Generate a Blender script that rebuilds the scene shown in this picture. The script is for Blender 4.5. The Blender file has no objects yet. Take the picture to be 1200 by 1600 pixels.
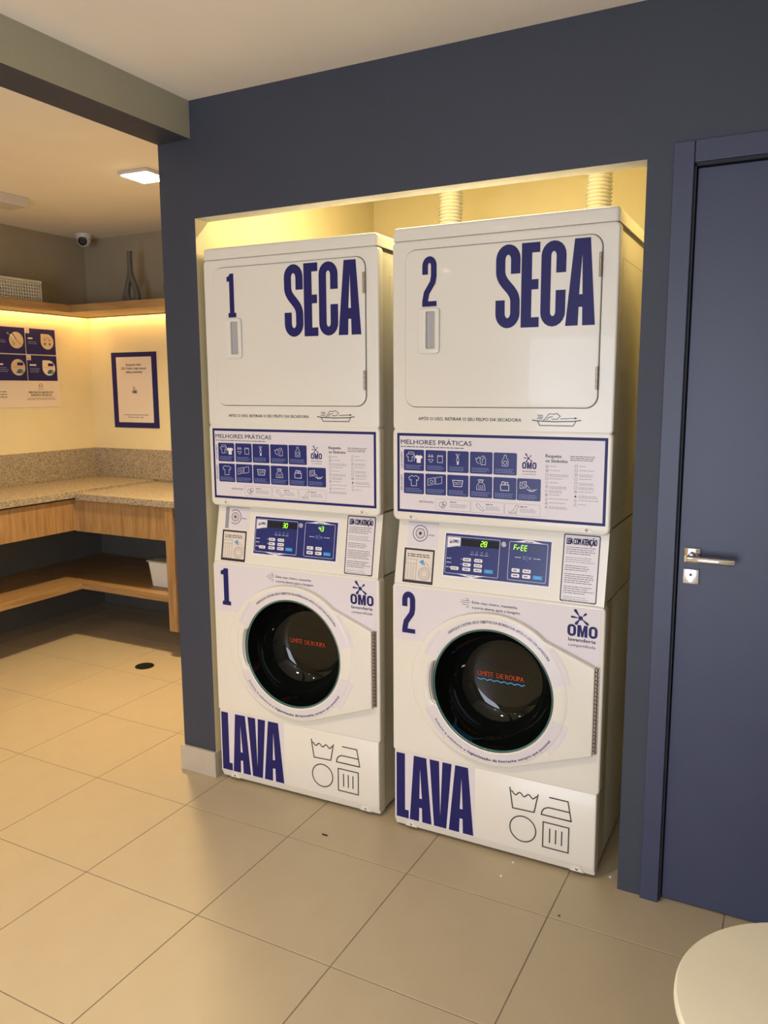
import bpy, bmesh, math, random
from mathutils import Vector, Matrix
PI = math.pi
random.seed(7)
S = bpy.context.scene
COL = S.collection

# ------------------------------------------------------------------ camera
CP, YAW, PITCH, ROLL, F = (2.0016, -2.2371, 1.4933), 0.4763, 0.1487, -0.0033, 1230.373
cam = bpy.data.objects.new('camera', bpy.data.cameras.new('camera'))
COL.objects.link(cam)
fw = Vector((-math.sin(YAW)*math.cos(PITCH), math.cos(YAW)*math.cos(PITCH), -math.sin(PITCH)))
r0 = Vector((math.cos(YAW), math.sin(YAW), 0)); u0 = r0.cross(fw)
rt = r0*math.cos(ROLL) + u0*math.sin(ROLL); up = u0*math.cos(ROLL) - r0*math.sin(ROLL)
M = Matrix((rt, up, -fw)).transposed().to_4x4(); M.translation = Vector(CP)
cam.matrix_world = M
cam.data.sensor_fit = 'VERTICAL'; cam.data.sensor_height = 36; cam.data.sensor_width = 27
cam.data.lens = 36*F/1600
cam.data.shift_x = -19.53/1600; cam.data.shift_y = -8.42/1600
cam.data.clip_start = 0.02
S.camera = cam

# ------------------------------------------------------------------ world, exposure
w = bpy.data.worlds.new('world'); S.world = w; w.use_nodes = True
w.node_tree.nodes['Background'].inputs[0].default_value = (0.45, 0.5, 0.6, 1)
w.node_tree.nodes['Background'].inputs[1].default_value = 0.3
S.view_settings.view_transform = 'Standard'; S.view_settings.look = 'None'
S.view_settings.gamma = 1; S.view_settings.use_curve_mapping = False
S.view_settings.exposure = 0.0

# ------------------------------------------------------------------ light levels
WARM = (1.0, 0.70, 0.35); NEUT = (1.0, 0.81, 0.60); DAY = (0.78, 0.85, 1.0)
P_NOOK, P_MAIN, P_MAIN2, P_NICHE, P_DAY, E_LED = 26, 14.5, 8, 17, 92, 29
SPREAD = math.radians(125)
def area(name, loc, size, power, color, rot=(0, 0, 0), sy=None, spread=PI):
    l = bpy.data.lights.new(name, 'AREA'); l.energy = power; l.color = color; l.size = size
    l.spread = spread
    if sy: l.shape = 'RECTANGLE'; l.size_y = sy
    o = bpy.data.objects.new(name, l); o.location = loc; o.rotation_euler = rot; COL.objects.link(o); return o
# daylight entering through the glazed opening in the wall behind the photographer
area('window_daylight', (1.15, -4.42, 1.0), 1.6, P_DAY, DAY, (PI/2, 0, 0), 1.8)

# ------------------------------------------------------------------ materials
def mat(name, col, rough=0.5, metal=0.0, noise=0.0, nscale=20, bump=0.0, bscale=200, emit=None, estr=0, coat=0.0, spec=0.5, stretch=None):
    m = bpy.data.materials.new(name); m.use_nodes = True
    n = m.node_tree.nodes; L = m.node_tree.links; b = n['Principled BSDF']
    b.inputs['Base Color'].default_value = (*col, 1); b.inputs['Roughness'].default_value = rough
    b.inputs['Metallic'].default_value = metal; b.inputs['Coat Weight'].default_value = coat
    b.inputs['Specular IOR Level'].default_value = spec
    tc = n.new('ShaderNodeTexCoord'); src = tc.outputs['Object']
    if stretch:
        mp = n.new('ShaderNodeMapping'); mp.inputs['Scale'].default_value = stretch
        L.new(src, mp.inputs[0]); src = mp.outputs[0]
    if noise:
        t = n.new('ShaderNodeTexNoise'); t.inputs['Scale'].default_value = nscale; t.inputs['Detail'].default_value = 5
        L.new(src, t.inputs['Vector'])
        r = n.new('ShaderNodeValToRGB'); r.color_ramp.elements[0].position = .3; r.color_ramp.elements[1].position = .7
        r.color_ramp.elements[0].color = (*[c*(1-noise) for c in col], 1); r.color_ramp.elements[1].color = (*[min(1, c*(1+noise)) for c in col], 1)
        L.new(t.outputs['Fac'], r.inputs[0]); L.new(r.outputs[0], b.inputs['Base Color'])
    if bump:
        t = n.new('ShaderNodeTexNoise'); t.inputs['Scale'].default_value = bscale; L.new(src, t.inputs['Vector'])
        bp = n.new('ShaderNodeBump'); bp.inputs['Strength'].default_value = bump; bp.inputs['Distance'].default_value = 0.002
        L.new(t.outputs['Fac'], bp.inputs['Height']); L.new(bp.outputs[0], b.inputs['Normal'])
    if emit:
        b.inputs['Emission Color'].default_value = (*emit, 1); b.inputs['Emission Strength'].default_value = estr
    return m

BLUE = (0.037, 0.044, 0.068)
m_blue = mat('blue_paint', BLUE, 0.6, noise=.04, nscale=5, bump=.15, bscale=300)
m_bluedoor = mat('blue_door_lacquer', (0.038, 0.046, 0.096), 0.45, noise=.03, nscale=8, bump=.05)
m_cream = mat('cream_paint', (0.74, 0.66, 0.42), 0.7, noise=.03, nscale=4, bump=.1, bscale=250)
m_under = mat('dark_lower_band', (0.115, 0.108, 0.09), 0.7, noise=.05, nscale=5)  # single dark tone for the wall band below the worktop
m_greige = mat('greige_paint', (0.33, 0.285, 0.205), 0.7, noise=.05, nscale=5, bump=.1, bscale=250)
m_beam = mat('beam_paint', (0.40, 0.38, 0.28), 0.7, noise=.03, nscale=5, bump=.1, bscale=250)
m_ceil = mat('ceiling_paint', (0.88, 0.82, 0.72), 0.8, noise=.02, nscale=4, bump=.05)
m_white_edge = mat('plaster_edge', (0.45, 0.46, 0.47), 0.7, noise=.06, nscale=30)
m_tile = mat('porcelain_tile', (0.46, 0.385, 0.262), 0.46, noise=.025, nscale=9, bump=.03, bscale=400)
m_grout = mat('grout', (0.22, 0.18, 0.13), 0.9, noise=.15, nscale=60)
m_skirt = mat('skirting_tile', (0.47, 0.42, 0.34), 0.35, noise=.05, nscale=20)
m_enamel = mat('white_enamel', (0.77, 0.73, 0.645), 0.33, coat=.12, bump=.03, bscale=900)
m_enamel_side = mat('enamel_side_shaded', (0.62, 0.59, 0.48), 0.22, bump=.03, bscale=900)  # white enamel with the niche's yellow light and shade put into its colour
m_dark = mat('gap_shade', (0.03, 0.028, 0.025), 0.6)  # near black that puts the shade of gaps into the colour
m_seam = mat('seam_grey', (0.12, 0.115, 0.10), 0.6)
m_stick = mat('sticker_white', (0.72, 0.67, 0.70), 0.35)
m_navy = mat('navy_print', (0.016, 0.015, 0.115), 0.45, spec=.25)
m_navy2 = mat('navy_panel', (0.016, 0.026, 0.16), 0.3)
m_ink = mat('ink', (0.02, 0.018, 0.035), 0.4)
m_greyink = mat('grey_ink', (0.10, 0.095, 0.105), 0.5)
m_ltink = mat('light_ink', (0.30, 0.29, 0.32), 0.5)
m_line = mat('line_ink', (0.055, 0.05, 0.05), 0.4)
m_pale = mat('pale_print', (0.80, 0.78, 0.82), 0.4)
m_paleblue = mat('pale_blue_print', (0.30, 0.36, 0.62), 0.4)
m_cyan = mat('blue_button', (0.02, 0.30, 0.75), 0.35)
m_orange = mat('orange_print', (0.72, 0.10, 0.03), 0.4)
m_wave = mat('wave_blue_print', (0.06, 0.35, 0.72), 0.4)
m_green = mat('green_led', (0.2, .8, .02), 0.4, emit=(0.45, 1.0, 0.02), estr=1.5)
m_greendim = mat('dim_led', (0.05, .09, .02), 0.4)
m_lcd = mat('display_window', (0.012, 0.016, 0.03), 0.15)
m_silver = mat('silver_plastic', (0.50, 0.50, 0.52), 0.35, metal=.3)
m_handle_in = mat('handle_shade_grey', (0.42, 0.41, 0.41), 0.4)
m_glass = mat('dark_door_glass', (0.004, 0.005, 0.004), 0.03, spec=.42)
m_teal = mat('teal_glass_rim', (0.04, 0.17, 0.15), 0.1, coat=1.0)
m_rubber = mat('grey_rubber', (0.14, 0.14, 0.15), 0.5)
m_hinge = mat('hinge_steel', (0.42, 0.35, 0.29), 0.38, metal=.9)
m_chrome = mat('chrome', (0.80, 0.79, 0.80), 0.08, metal=1)
m_satin = mat('satin_steel', (0.72, 0.74, 0.80), 0.22, metal=1)
m_screw = mat('screw_steel', (0.4, 0.38, 0.34), 0.35, metal=1)
m_foil = mat('foil_duct', (0.42, 0.40, 0.32), 0.5, metal=.2, bump=.6, bscale=60)
m_bin = mat('white_plastic', (0.74, 0.72, 0.66), 0.4)
m_lid = mat('translucent_lid', (0.42, 0.42, 0.38), 0.3)
m_vase = mat('grey_ceramic', (0.115, 0.11, 0.095), 0.5, noise=.06, nscale=20)
m_basket = mat('basket_plastic', (0.55, 0.52, 0.45), 0.45)
m_camdome = mat('camera_white', (0.62, 0.58, 0.52), 0.4)
m_lens = mat('lens_black', (0.010, 0.005, 0.003), 0.35, spec=.2)
m_lampoff = mat('lamp_body', (0.55, 0.53, 0.52), 0.5)
m_lampon = mat('lamp_diffuser', (1, 1, 1), 0.5, emit=(1.0, 0.86, 0.62), estr=30)
m_led = mat('led_strip', (1, 1, 1), 0.5, emit=(1.0, 0.60, 0.20), estr=E_LED)
m_top = mat('cream_laminate', (0.86, 0.81, 0.64), 0.45, noise=.03, nscale=6, bump=.04)
m_drain = mat('drain_black', (0.012, 0.012, 0.012), 0.3)
m_paper = mat('paper', (0.72, 0.64, 0.56), 0.55)
m_skin = mat('print_beige', (0.62, 0.50, 0.36), 0.5)
m_printblue = mat('print_mid_blue', (0.02, 0.12, 0.32), 0.5)
m_printgreen = mat('print_green', (0.16, 0.26, 0.06), 0.5)
m_black = mat('black', (0.01, 0.01, 0.01), .4)

def wood(name, stretch):
    m = mat(name, (0.50, 0.30, 0.13), 0.45)
    n = m.node_tree.nodes; L = m.node_tree.links; b = n['Principled BSDF']
    tc = [x for x in n if x.type == 'TEX_COORD'][0]
    mp = n.new('ShaderNodeMapping'); mp.inputs['Scale'].default_value = stretch; L.new(tc.outputs['Object'], mp.inputs[0])
    t = n.new('ShaderNodeTexNoise'); t.inputs['Scale'].default_value = 6; t.inputs['Detail'].default_value = 8; t.inputs['Distortion'].default_value = .6
    L.new(mp.outputs[0], t.inputs['Vector'])
    r = n.new('ShaderNodeValToRGB'); e = r.color_ramp.elements
    e[0].position = .32; e[0].color = (0.27, 0.155, 0.062, 1); e[1].position = .7; e[1].color = (0.40, 0.25, 0.115, 1)
    L.new(t.outputs['Fac'], r.inputs[0]); L.new(r.outputs[0], b.inputs['Base Color'])
    bp = n.new('ShaderNodeBump'); bp.inputs['Strength'].default_value = .15; bp.inputs['Distance'].default_value = .001
    L.new(t.outputs['Fac'], bp.inputs['Height']); L.new(bp.outputs[0], b.inputs['Normal'])
    return m
m_woodv = wood('oak_vertical_grain', (10, 10, .8))
m_woodx = wood('oak_grain_across', (.8, 10, 10))
m_woody = wood('oak_grain_along', (10, .8, 10))

def granite():
    m = mat('granite', (0.42, 0.36, 0.27), 0.45)
    n = m.node_tree.nodes; L = m.node_tree.links; b = n['Principled BSDF']
    tc = [x for x in n if x.type == 'TEX_COORD'][0]
    v = n.new('ShaderNodeTexVoronoi'); v.inputs['Scale'].default_value = 230; L.new(tc.outputs['Object'], v.inputs['Vector'])
    t = n.new('ShaderNodeTexNoise'); t.inputs['Scale'].default_value = 190; t.inputs['Detail'].default_value = 3; L.new(tc.outputs['Object'], t.inputs['Vector'])
    a = n.new('ShaderNodeMath'); a.operation = 'ADD'
    sx = n.new('ShaderNodeSeparateColor'); L.new(v.outputs['Color'], sx.inputs[0])
    L.new(sx.outputs[0], a.inputs[0]); L.new(t.outputs['Fac'], a.inputs[1])
    r = n.new('ShaderNodeValToRGB'); e = r.color_ramp.elements
    e[0].position = .40; e[0].color = (0.13, 0.11, 0.085, 1); e[1].position = 1.0; e[1].color = (0.46, 0.40, 0.30, 1)
    k = e.new(.68); k.color = (0.30, 0.255, 0.19, 1)
    hm = n.new('ShaderNodeMath'); hm.operation = 'MULTIPLY'; hm.inputs[1].default_value = .75
    L.new(a.outputs[0], hm.inputs[0]); L.new(hm.outputs[0], r.inputs[0]); L.new(r.outputs[0], b.inputs['Base Color'])
    return m
m_granite = granite()

# ------------------------------------------------------------------ object helpers
def link(o, parent=None):
    COL.objects.link(o)
    if parent: o.parent = parent
    return o
def thing(name, label, cat, loc=(0, 0, 0), rz=0, group=None):
    o = bpy.data.objects.new(name, None); o.empty_display_size = .05
    link(o); o.location = loc; o.rotation_euler = (0, 0, rz)
    return tag(o, label, cat, group)
def tag(o, label, cat, group=None):
    o['label'] = label; o['category'] = cat
    if group: o['group'] = group
    return o
def obj(name, bm, m, parent=None, loc=None, smooth=False):
    me = bpy.data.meshes.new(name)
    bmesh.ops.recalc_face_normals(bm, faces=bm.faces)
    bm.to_mesh(me); bm.free()
    for q in (m if isinstance(m, (list, tuple)) else [m]): me.materials.append(q)
    if smooth:
        for p in me.polygons: p.use_smooth = True
        if smooth != 'all': me.set_sharp_from_angle(angle=math.radians(35))
    o = bpy.data.objects.new(name, me); link(o, parent)
    if loc: o.location = loc
    return o
def struct(name, bm, m, parent=None, smooth=False):
    o = obj(name, bm, m, parent, smooth=smooth); o['kind'] = 'structure'; return o
def box(bm, x0, x1, y0, y1, z0, z1, bev=0, seg=2, mi=0):
    r = bmesh.ops.create_cube(bm, size=1)
    for v in r['verts']:
        v.co = Vector(((x0+x1)/2+v.co.x*(x1-x0), (y0+y1)/2+v.co.y*(y1-y0), (z0+z1)/2+v.co.z*(z1-z0)))
    fs = {f for v in r['verts'] for f in v.link_faces}
    for f in fs: f.material_index = mi
    if bev:
        es = list({e for v in r['verts'] for e in v.link_edges})
        bmesh.ops.bevel(bm, geom=es, offset=bev, segments=seg, affect='EDGES', profile=.5, clamp_overlap=True)
    return bm
def B(*a, **k): return box(bmesh.new(), *a, **k)
def prism(bm, pts, axis, a, b, mi=0):
    """extrude 2D outline pts between a and b along axis ('x': pts=(y,z), 'y': pts=(x,z), 'z': pts=(x,y))"""
    def P(p, t):
        return {'x': (t, p[0], p[1]), 'y': (p[0], t, p[1]), 'z': (p[0], p[1], t)}[axis]
    A = [bm.verts.new(P(p, a)) for p in pts]; C = [bm.verts.new(P(p, b)) for p in pts]
    fs = [bm.faces.new(A), bm.faces.new(C[::-1])]
    for i in range(len(pts)):
        j = (i+1) % len(pts); fs.append(bm.faces.new((A[i], C[i], C[j], A[j])))
    for f in fs: f.material_index = mi
    return bm
def lathe(bm, prof, axis='z', c=(0, 0, 0), n=48, mi=0):
    """prof: (r, t) pairs"""
    rings = []
    for r, t in prof:
        ring = []
        for k in range(n):
            a = 2*PI*k/n; x, y = r*math.cos(a), r*math.sin(a)
            p = (x, y, t) if axis == 'z' else (x, t, y) if axis == 'y' else (t, x, y)
            ring.append(bm.verts.new((p[0]+c[0], p[1]+c[1], p[2]+c[2])))
        rings.append(ring)
    for a, b in zip(rings, rings[1:]):
        for k in range(n):
            f = bm.faces.new((a[k], a[(k+1) % n], b[(k+1) % n], b[k])); f.material_index = mi
    for ring, pr in ((rings[0], prof[0]), (rings[-1], prof[-1])):
        if pr[0] > 1e-5: bm.faces.new(ring).material_index = mi
    bmesh.ops.remove_doubles(bm, verts=[v for r in rings for v in r], dist=1e-6)
    return bm
def curve_mesh(outlines, extrude=0, bevel=0, res=2):
    cu = bpy.data.curves.new('tmp', 'CURVE'); cu.dimensions = '2D'; cu.fill_mode = 'BOTH'
    cu.extrude = extrude; cu.bevel_depth = bevel; cu.bevel_resolution = res
    for o in outlines:
        s = cu.splines.new('POLY'); s.points.add(len(o)-1); s.use_cyclic_u = True
        for i, p in enumerate(o): s.points[i].co = (p[0], p[1], 0, 1)
    return to_mesh(cu)
def to_mesh(cu):
    ob = bpy.data.objects.new('tmp', cu)
    me = bpy.data.meshes.new_from_object(ob)
    V = [tuple(v.co) for v in me.vertices]; Fc = [tuple(p.vertices) for p in me.polygons]
    bpy.data.objects.remove(ob); bpy.data.curves.remove(cu); bpy.data.meshes.remove(me)
    return V, Fc
def plate(name, outlines, m, parent, y_front, depth, bev=.003, smooth=True, res=2):
    """a plate standing in the x-z plane, front face at y_front, going back by depth"""
    h = depth/2
    V, Fc = curve_mesh(outlines, extrude=h-bev, bevel=bev, res=res)
    bm = bmesh.new(); vs = [bm.verts.new((v[0], y_front+h-v[2], v[1])) for v in V]
    for f in Fc:
        try: bm.faces.new([vs[i] for i in f])
        except ValueError: pass
    bmesh.ops.remove_doubles(bm, verts=bm.verts, dist=1e-6)
    return obj(name, bm, m, parent, smooth=smooth)
def rr(x0, x1, z0, z1, r, n=6):
    p = []
    for cx, cz, a0 in ((x1-r, z1-r, 0), (x0+r, z1-r, PI/2), (x0+r, z0+r, PI), (x1-r, z0+r, 1.5*PI)):
        for k in range(n+1):
            a = a0+PI/2*k/n; p.append((cx+r*math.cos(a), cz+r*math.sin(a)))
    return p
def circ(cx, cz, r, n=64): return [(cx+r*math.cos(2*PI*k/n), cz+r*math.sin(2*PI*k/n)) for k in range(n)]
def arc(cx, cz, r, a0, a1, n=12, rz=None):
    rz = rz or r
    return [(cx+r*math.cos(math.radians(a0+(a1-a0)*k/n)), cz+rz*math.sin(math.radians(a0+(a1-a0)*k/n))) for k in range(n+1)]

class Print:
    """flat print collected as 2D faces, laid on a plane"""
    def __init__(s): s.V = []; s.F = []; s.mats = []
    def mi(s, m):
        if m not in s.mats: s.mats.append(m)
        return s.mats.index(m)
    def add(s, V, Fc, m, lay=1):
        o = len(s.V); s.V += [(v[0], v[1], lay) for v in V]; k = s.mi(m)
        s.F += [(tuple(i+o for i in f), k) for f in Fc]
    def poly(s, pts, m, lay=1): s.add(pts, [tuple(range(len(pts)))], m, lay)
    def rect(s, x0, x1, z0, z1, m, lay=1): s.poly([(x0, z0), (x1, z0), (x1, z1), (x0, z1)], m, lay)
    def fill(s, outs, m, lay=1):
        V, Fc = curve_mesh(outs); s.add(V, Fc, m, lay)
    def stroke(s, pts, wd, m, lay=1, closed=False):
        n = len(pts); P = [Vector(p[:2]) for p in pts]; Lf = []; Rt = []
        for i in range(n):
            a = P[(i-1) % n] if (closed or i > 0) else P[i]; c = P[(i+1) % n] if (closed or i < n-1) else P[i]
            d1 = (P[i]-a); d2 = (c-P[i])
            if d1.length < 1e-9: d1 = d2
            if d2.length < 1e-9: d2 = d1
            d1 = d1.normalized(); d2 = d2.normalized(); n1 = Vector((-d1.y, d1.x)); n2 = Vector((-d2.y, d2.x))
            nn = n1+n2
            if nn.length < 1e-6: nn = n1
            nn.normalize(); k = wd/2/max(.45, nn.dot(n1))
            Lf.append(P[i]+nn*k); Rt.append(P[i]-nn*k)
        V = [tuple(v) for v in Lf+Rt]; Fc = [(i, (i+1) % n, n+(i+1) % n, n+i) for i in range(n if closed else n-1)]
        s.add(V, Fc, m, lay)
    def text(s, st, x0, z0, x1, h, m, bold=0.0, lay=1, arcf=None, shear=0):
        """text fitted from x0 to x1, baseline z0, capital height h"""
        cu = bpy.data.curves.new('t', 'FONT'); cu.body = st; cu.size = 1; cu.resolution_u = 2; cu.shear = shear
        cu.fill_mode = 'BOTH'
        V, Fc = to_mesh(cu)
        if not V: return
        a = min(v[0] for v in V); b = max(v[0] for v in V); sx = (x1-x0)/(b-a); sy = h/.70
        W = [((v[0]-a)*sx, v[1]*sy) for v in V]
        if arcf: W = [arcf(*p) for p in W]
        else: W = [(x0+p[0], z0+p[1]) for p in W]
        s.add(W, Fc, m, lay)
        if bold > .005:     # heavier face: the same glyphs struck again a hair to each side
            d = bold*h*1.6
            for dx, dz in ((d, 0), (-d, 0), (0, d*.6), (0, -d*.6)): s.add([(v[0]+dx, v[1]+dz) for v in W], Fc, m, lay)
    def lines(s, x0, x1, z, n, step, h, m, lay=1, seed=0, jag=.3):
        """unreadable small print: rows of word-long dashes"""
        rn = random.Random(seed*77+n)
        for k in range(n):
            x = x0; e = x1-(x1-x0)*rn.random()*jag
            while x < e-h:
                wd = min(h*rn.uniform(2, 7), e-x); s.rect(x, x+wd, z-k*step, z-k*step+h, m, lay); x += wd+h*.9
    def build(s, name, parent, O, U=(1, 0, 0), W=(0, 0, 1), N=(0, -1, 0), eps=.0005, rev=False):
        O, U, W, N = map(Vector, (O, U, W, N)); me = bpy.data.meshes.new(name)
        me.from_pydata([tuple(O+U*v[0]+W*v[1]+N*(eps*v[2])) for v in s.V], [], [f for f, k in s.F])
        for p, (f, k) in zip(me.polygons, s.F): p.material_index = k
        for q in s.mats: me.materials.append(q)
        o = bpy.data.objects.new(name, me); link(o, parent); return o

# ------------------------------------------------------------------ key dimensions
XL, XR, YF, YB, ZC = -2.335, 3.3, -4.5, 1.645, 2.4745
NX0, NX1, NZ, WT = 0.0557, 1.591, 2.0856, 0.07      # niche opening, blue wall thickness
PX = -0.1012                                          # left edge of the blue pillar
BX = 0.0486; ZBM = 2.3502                             # ceiling beam
NYB = 1.3                                             # niche back
DX0, DX1, DZ = 1.709, 2.54, 2.060                     # door opening

# ------------------------------------------------------------------ structure
fl = struct('floor', B(XL-.1, XR+.1, YF-.1, YB+.1, -.05, -.0015), m_grout)
TS, TOX, TOY = 0.449, 0.5435, -0.6667
tile_mesh = None
i0, i1 = math.floor((XL-TOX)/TS), math.ceil((XR-TOX)/TS); j0, j1 = math.floor((YF-TOY)/TS), math.ceil((YB-TOY)/TS)
for i in range(i0, i1):
    for j in range(j0, j1):
        x0, y0 = TOX+i*TS, TOY+j*TS; g = .0016
        a, b, c, d = max(x0+g, XL), min(x0+TS-g, XR), max(y0+g, YF), min(y0+TS-g, YB)
        if b-a < .01 or d-c < .01: continue
        full = b-a > TS-.004 and d-c > TS-.004
        if full and tile_mesh:
            o = bpy.data.objects.new('tile', tile_mesh); link(o, fl)
        else:
            o = obj('tile', B(a-x0, b-x0, c-y0, d-y0, -.008, 0, bev=.0008, seg=1), m_tile, fl)
            if full: tile_mesh = o.data
        o.location = (x0, y0, 0)
struct('ceiling', B(XL-.1, XR+.1, YF-.1, YB+.1, ZC, ZC+.08), m_ceil)

# blue wall with the niche opening and the doorway, pieces of one mesh
bm = bmesh.new()
for x0, x1, z0, z1 in ((PX, NX0, 0, ZC), (NX0, NX1, NZ, ZC), (NX1, DX0, 0, ZC), (DX0, DX1, DZ, ZC), (DX1, XR, 0, ZC)):
    box(bm, x0, x1, 0, WT, z0, z1)
bm.normal_update()
for f in bm.faces:
    c = f.calc_center_median()
    if f.normal.y > .5 or (f.normal.x > .5 and c.x < NX0+.01 and c.x > PX+.01): f.material_index = 1
    if f.normal.x < -.5 and c.x < PX+.01: f.material_index = 1
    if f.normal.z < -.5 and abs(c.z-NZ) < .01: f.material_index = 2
struct('wall_front', bm, [m_blue, m_cream, m_white_edge])
struct('wall_niche_left', B(PX, NX0, WT, YB, 0, ZC), m_cream)
struct('wall_niche_right', B(1.62, 1.70, WT, YB, 0, ZC), m_cream)
struct('wall_niche_back', B(NX0, 1.62, NYB, NYB+.08, 0, ZC), m_cream)
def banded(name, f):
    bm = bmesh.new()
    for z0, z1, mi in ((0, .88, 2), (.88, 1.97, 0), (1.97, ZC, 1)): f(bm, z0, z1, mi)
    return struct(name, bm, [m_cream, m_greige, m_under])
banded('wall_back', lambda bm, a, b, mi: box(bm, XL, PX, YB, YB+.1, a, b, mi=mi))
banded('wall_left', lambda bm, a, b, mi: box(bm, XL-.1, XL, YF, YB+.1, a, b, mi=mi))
struct('wall_right', B(XR, XR+.1, YF, WT, 0, ZC), m_greige)
bm = bmesh.new()
box(bm, XL, .2, YF-.1, YF, 0, ZC); box(bm, 2.1, XR, YF-.1, YF, 0, ZC); box(bm, .2, 2.1, YF-.1, YF, 2.15, ZC)
struct('wall_rear', bm, m_cream)
wn = struct('window_1', B(.2, 2.1, YF-.07, YF-.05, 0, 2.15), mat('glazing', (.5, .55, .6), .05, spec=.8))
for k in range(3):
    struct('mullion', B(.2+k*.92, .26+k*.92, YF-.05, YF+.02, 0, 2.15, bev=.003), m_black, wn)
bm = bmesh.new(); box(bm, PX, BX, YF, 0, ZBM, ZC)
bm.normal_update()
for f in bm.faces:
    if f.normal.z < -.5: f.material_index = 1
struct('trim_1', bm, [m_beam, m_blue])
# skirting at the foot of the pillar
bm = bmesh.new(); box(bm, PX-.013, NX0+.006, -.013, 0, 0, .103, bev=.0015, seg=1); box(bm, PX-.013, PX, 0, YB, 0, .103, bev=.0015, seg=1)
box(bm, NX0, NX0+.006, 0, .09, 0, .103, bev=.001, seg=1)
struct('baseboard_left', bm, m_skirt)

# door on the right
dr = struct('door_1', B(DX0+.008, DX1-.008, .014, .05, .006, DZ-.008, bev=.002), m_bluedoor)
bm = bmesh.new()
box(bm, 1.6585, DX0+.001, -.013, .0, 0, 2.1145, bev=.002); box(bm, DX1-.001, DX1+.05, -.013, .0, 0, 2.1145, bev=.002)
o = struct('casing', bm, m_bluedoor, dr)
struct('casing_head', B(DX0+.002, DX1-.002, -.013, 0, DZ+.0008, 2.1145, bev=.002), m_bluedoor, dr)
bm = bmesh.new(); box(bm, DX0, DX0+.006, 0, .065, 0, DZ); box(bm, DX0, DX1, 0, .065, DZ-.006, DZ); box(bm, DX1-.006, DX1, 0, .065, 0, DZ)
struct('jamb', bm, mat('jamb_gap_shade', (.008, .009, .014), .6), dr)  # black colour stands for the shade in the gap round the leaf
bm = bmesh.new(); box(bm, 1.731, 1.774, .006, .014, 1.019, 1.060, bev=.003)
lathe(bm, [(.009, 0), (.009, -.03), (.007, -.035)], 'y', (1.7535, .008, 1.043), 24)
lathe(bm, [(0, 0), (.0085, .0008), (.0095, .003), (.0095, .118), (.0085, .1205), (0, .1215)], 'x', (1.7435, -.036, 1.0375), 24)
struct('door_handle', bm, m_chrome, dr, smooth=True)
hk = bmesh.new(); box(hk, 1.731, 1.773, .007, .014, .960, 1.001, bev=.002)
struct('lock_plate', hk, m_satin, dr, smooth=True)
bm = bmesh.new(); prism(bm, rr(1.7455, 1.758, .966, .993, .006), 'y', .004, .0075, 0)
lathe(bm, [(.0035, 0), (.0035, -.0012), (0, -.0012)], 'y', (1.7517, .0042, .986), 16, mi=1)
struct('lock_cylinder', bm, [m_chrome, m_black], dr)

# ------------------------------------------------------------------ stacked washer dryers
W = .683
def omo(p, x0, x1, z0, z1, m=m_navy, sub=True, lay=2):
    """splash star, three letters and two lines; z1 top of star, z0 foot of the letters"""
    w_ = x1-x0; X = lambda t: x0+t*w_; h = z1-z0; Z = lambda t: z0+t*h; t = w_*.115
    cxy = (X(.43), Z(.68))
    for (ex, ez, r0_, r1_) in ((.22, .98, .018, .060), (.62, .87, .004, .048), (.10, .70, .014, .042), (.26, .43, .02, .060), (.70, .46, .018, .050)):
        a = Vector(cxy); b = Vector((X(ex), Z(ez))); d = (b-a); Ln = d.length; d.normalize(); q = Vector((-d.y, d.x))
        pts = []
        st = .0 if r0_ > .01 else .35
        for k in range(9):
            f = st+(1-st)*k/8; rad = (r0_+(r1_-r0_)*max(0, (f-.35)/.65)**.8)*w_
            if f > .9: rad *= .8
            if k == 8: rad *= .45
            pts.append((a+d*Ln*f, rad))
        L_ = [tuple(c+q*r) for c, r in pts]; R_ = [tuple(c-q*r) for c, r in pts]
        p.poly(L_+R_[::-1], m, lay)
    p.fill([circ(cxy[0], cxy[1], w_*.075, 16)], m, lay+.2)
    hb = h*.43
    for a, b in ((.0, .29), (.71, 1.0)):
        p.fill([rr(X(a), X(b), z0, z0+hb, w_*.13, 5), rr(X(a)+t*.82, X(b)-t*.82, z0+hb*.2, z0+hb*.8, w_*.035, 4)], m, lay)
    p.poly([(X(.33), z0), (X(.43), z0), (X(.43), z0+hb*.55), (X(.465), z0), (X(.535), z0), (X(.57), z0+hb*.55), (X(.57), z0), (X(.67), z0), (X(.67), z0+hb), (X(.55), z0+hb), (X(.5), z0+hb*.45), (X(.45), z0+hb), (X(.33), z0+hb)], m, lay)
def seg7(p, s, x, z, h, m, lay, dim=None, slant=.12):
    w_ = h*.48; T = h*.13
    D = {'0': 'abcdef', '1': 'bc', '2': 'abged', '3': 'abgcd', '4': 'fgbc', '5': 'afgcd', '6': 'afgedc', '7': 'abc', '8': 'abcdefg', '9': 'abcdfg', 'F': 'afge', 'r': 'eg', 'E': 'afged'}
    P_ = {'a': ((0, 1), (1, 1)), 'b': ((1, 1), (1, .5)), 'c': ((1, .5), (1, 0)), 'd': ((0, 0), (1, 0)), 'e': ((0, .5), (0, 0)), 'f': ((0, 1), (0, .5)), 'g': ((0, .5), (1, .5))}
    for ch in s:
        for k in D.get(ch, ''):
            (a, b), (c, d) = P_[k]; q = .06
            dx, dz = c-a, d-b; L_ = abs(dx)+abs(dz)
            a_, b_, c_, d_ = a+dx*q/L_*.5, b+dz*q/L_, c-dx*q/L_*.5, d-dz*q/L_
            f = lambda u, v: (x+u*w_+v*h*slant, z+v*h)
            p.stroke([f(a_, b_), f(c_, d_)], T, m, lay)
        x += w_+h*.24

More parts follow.
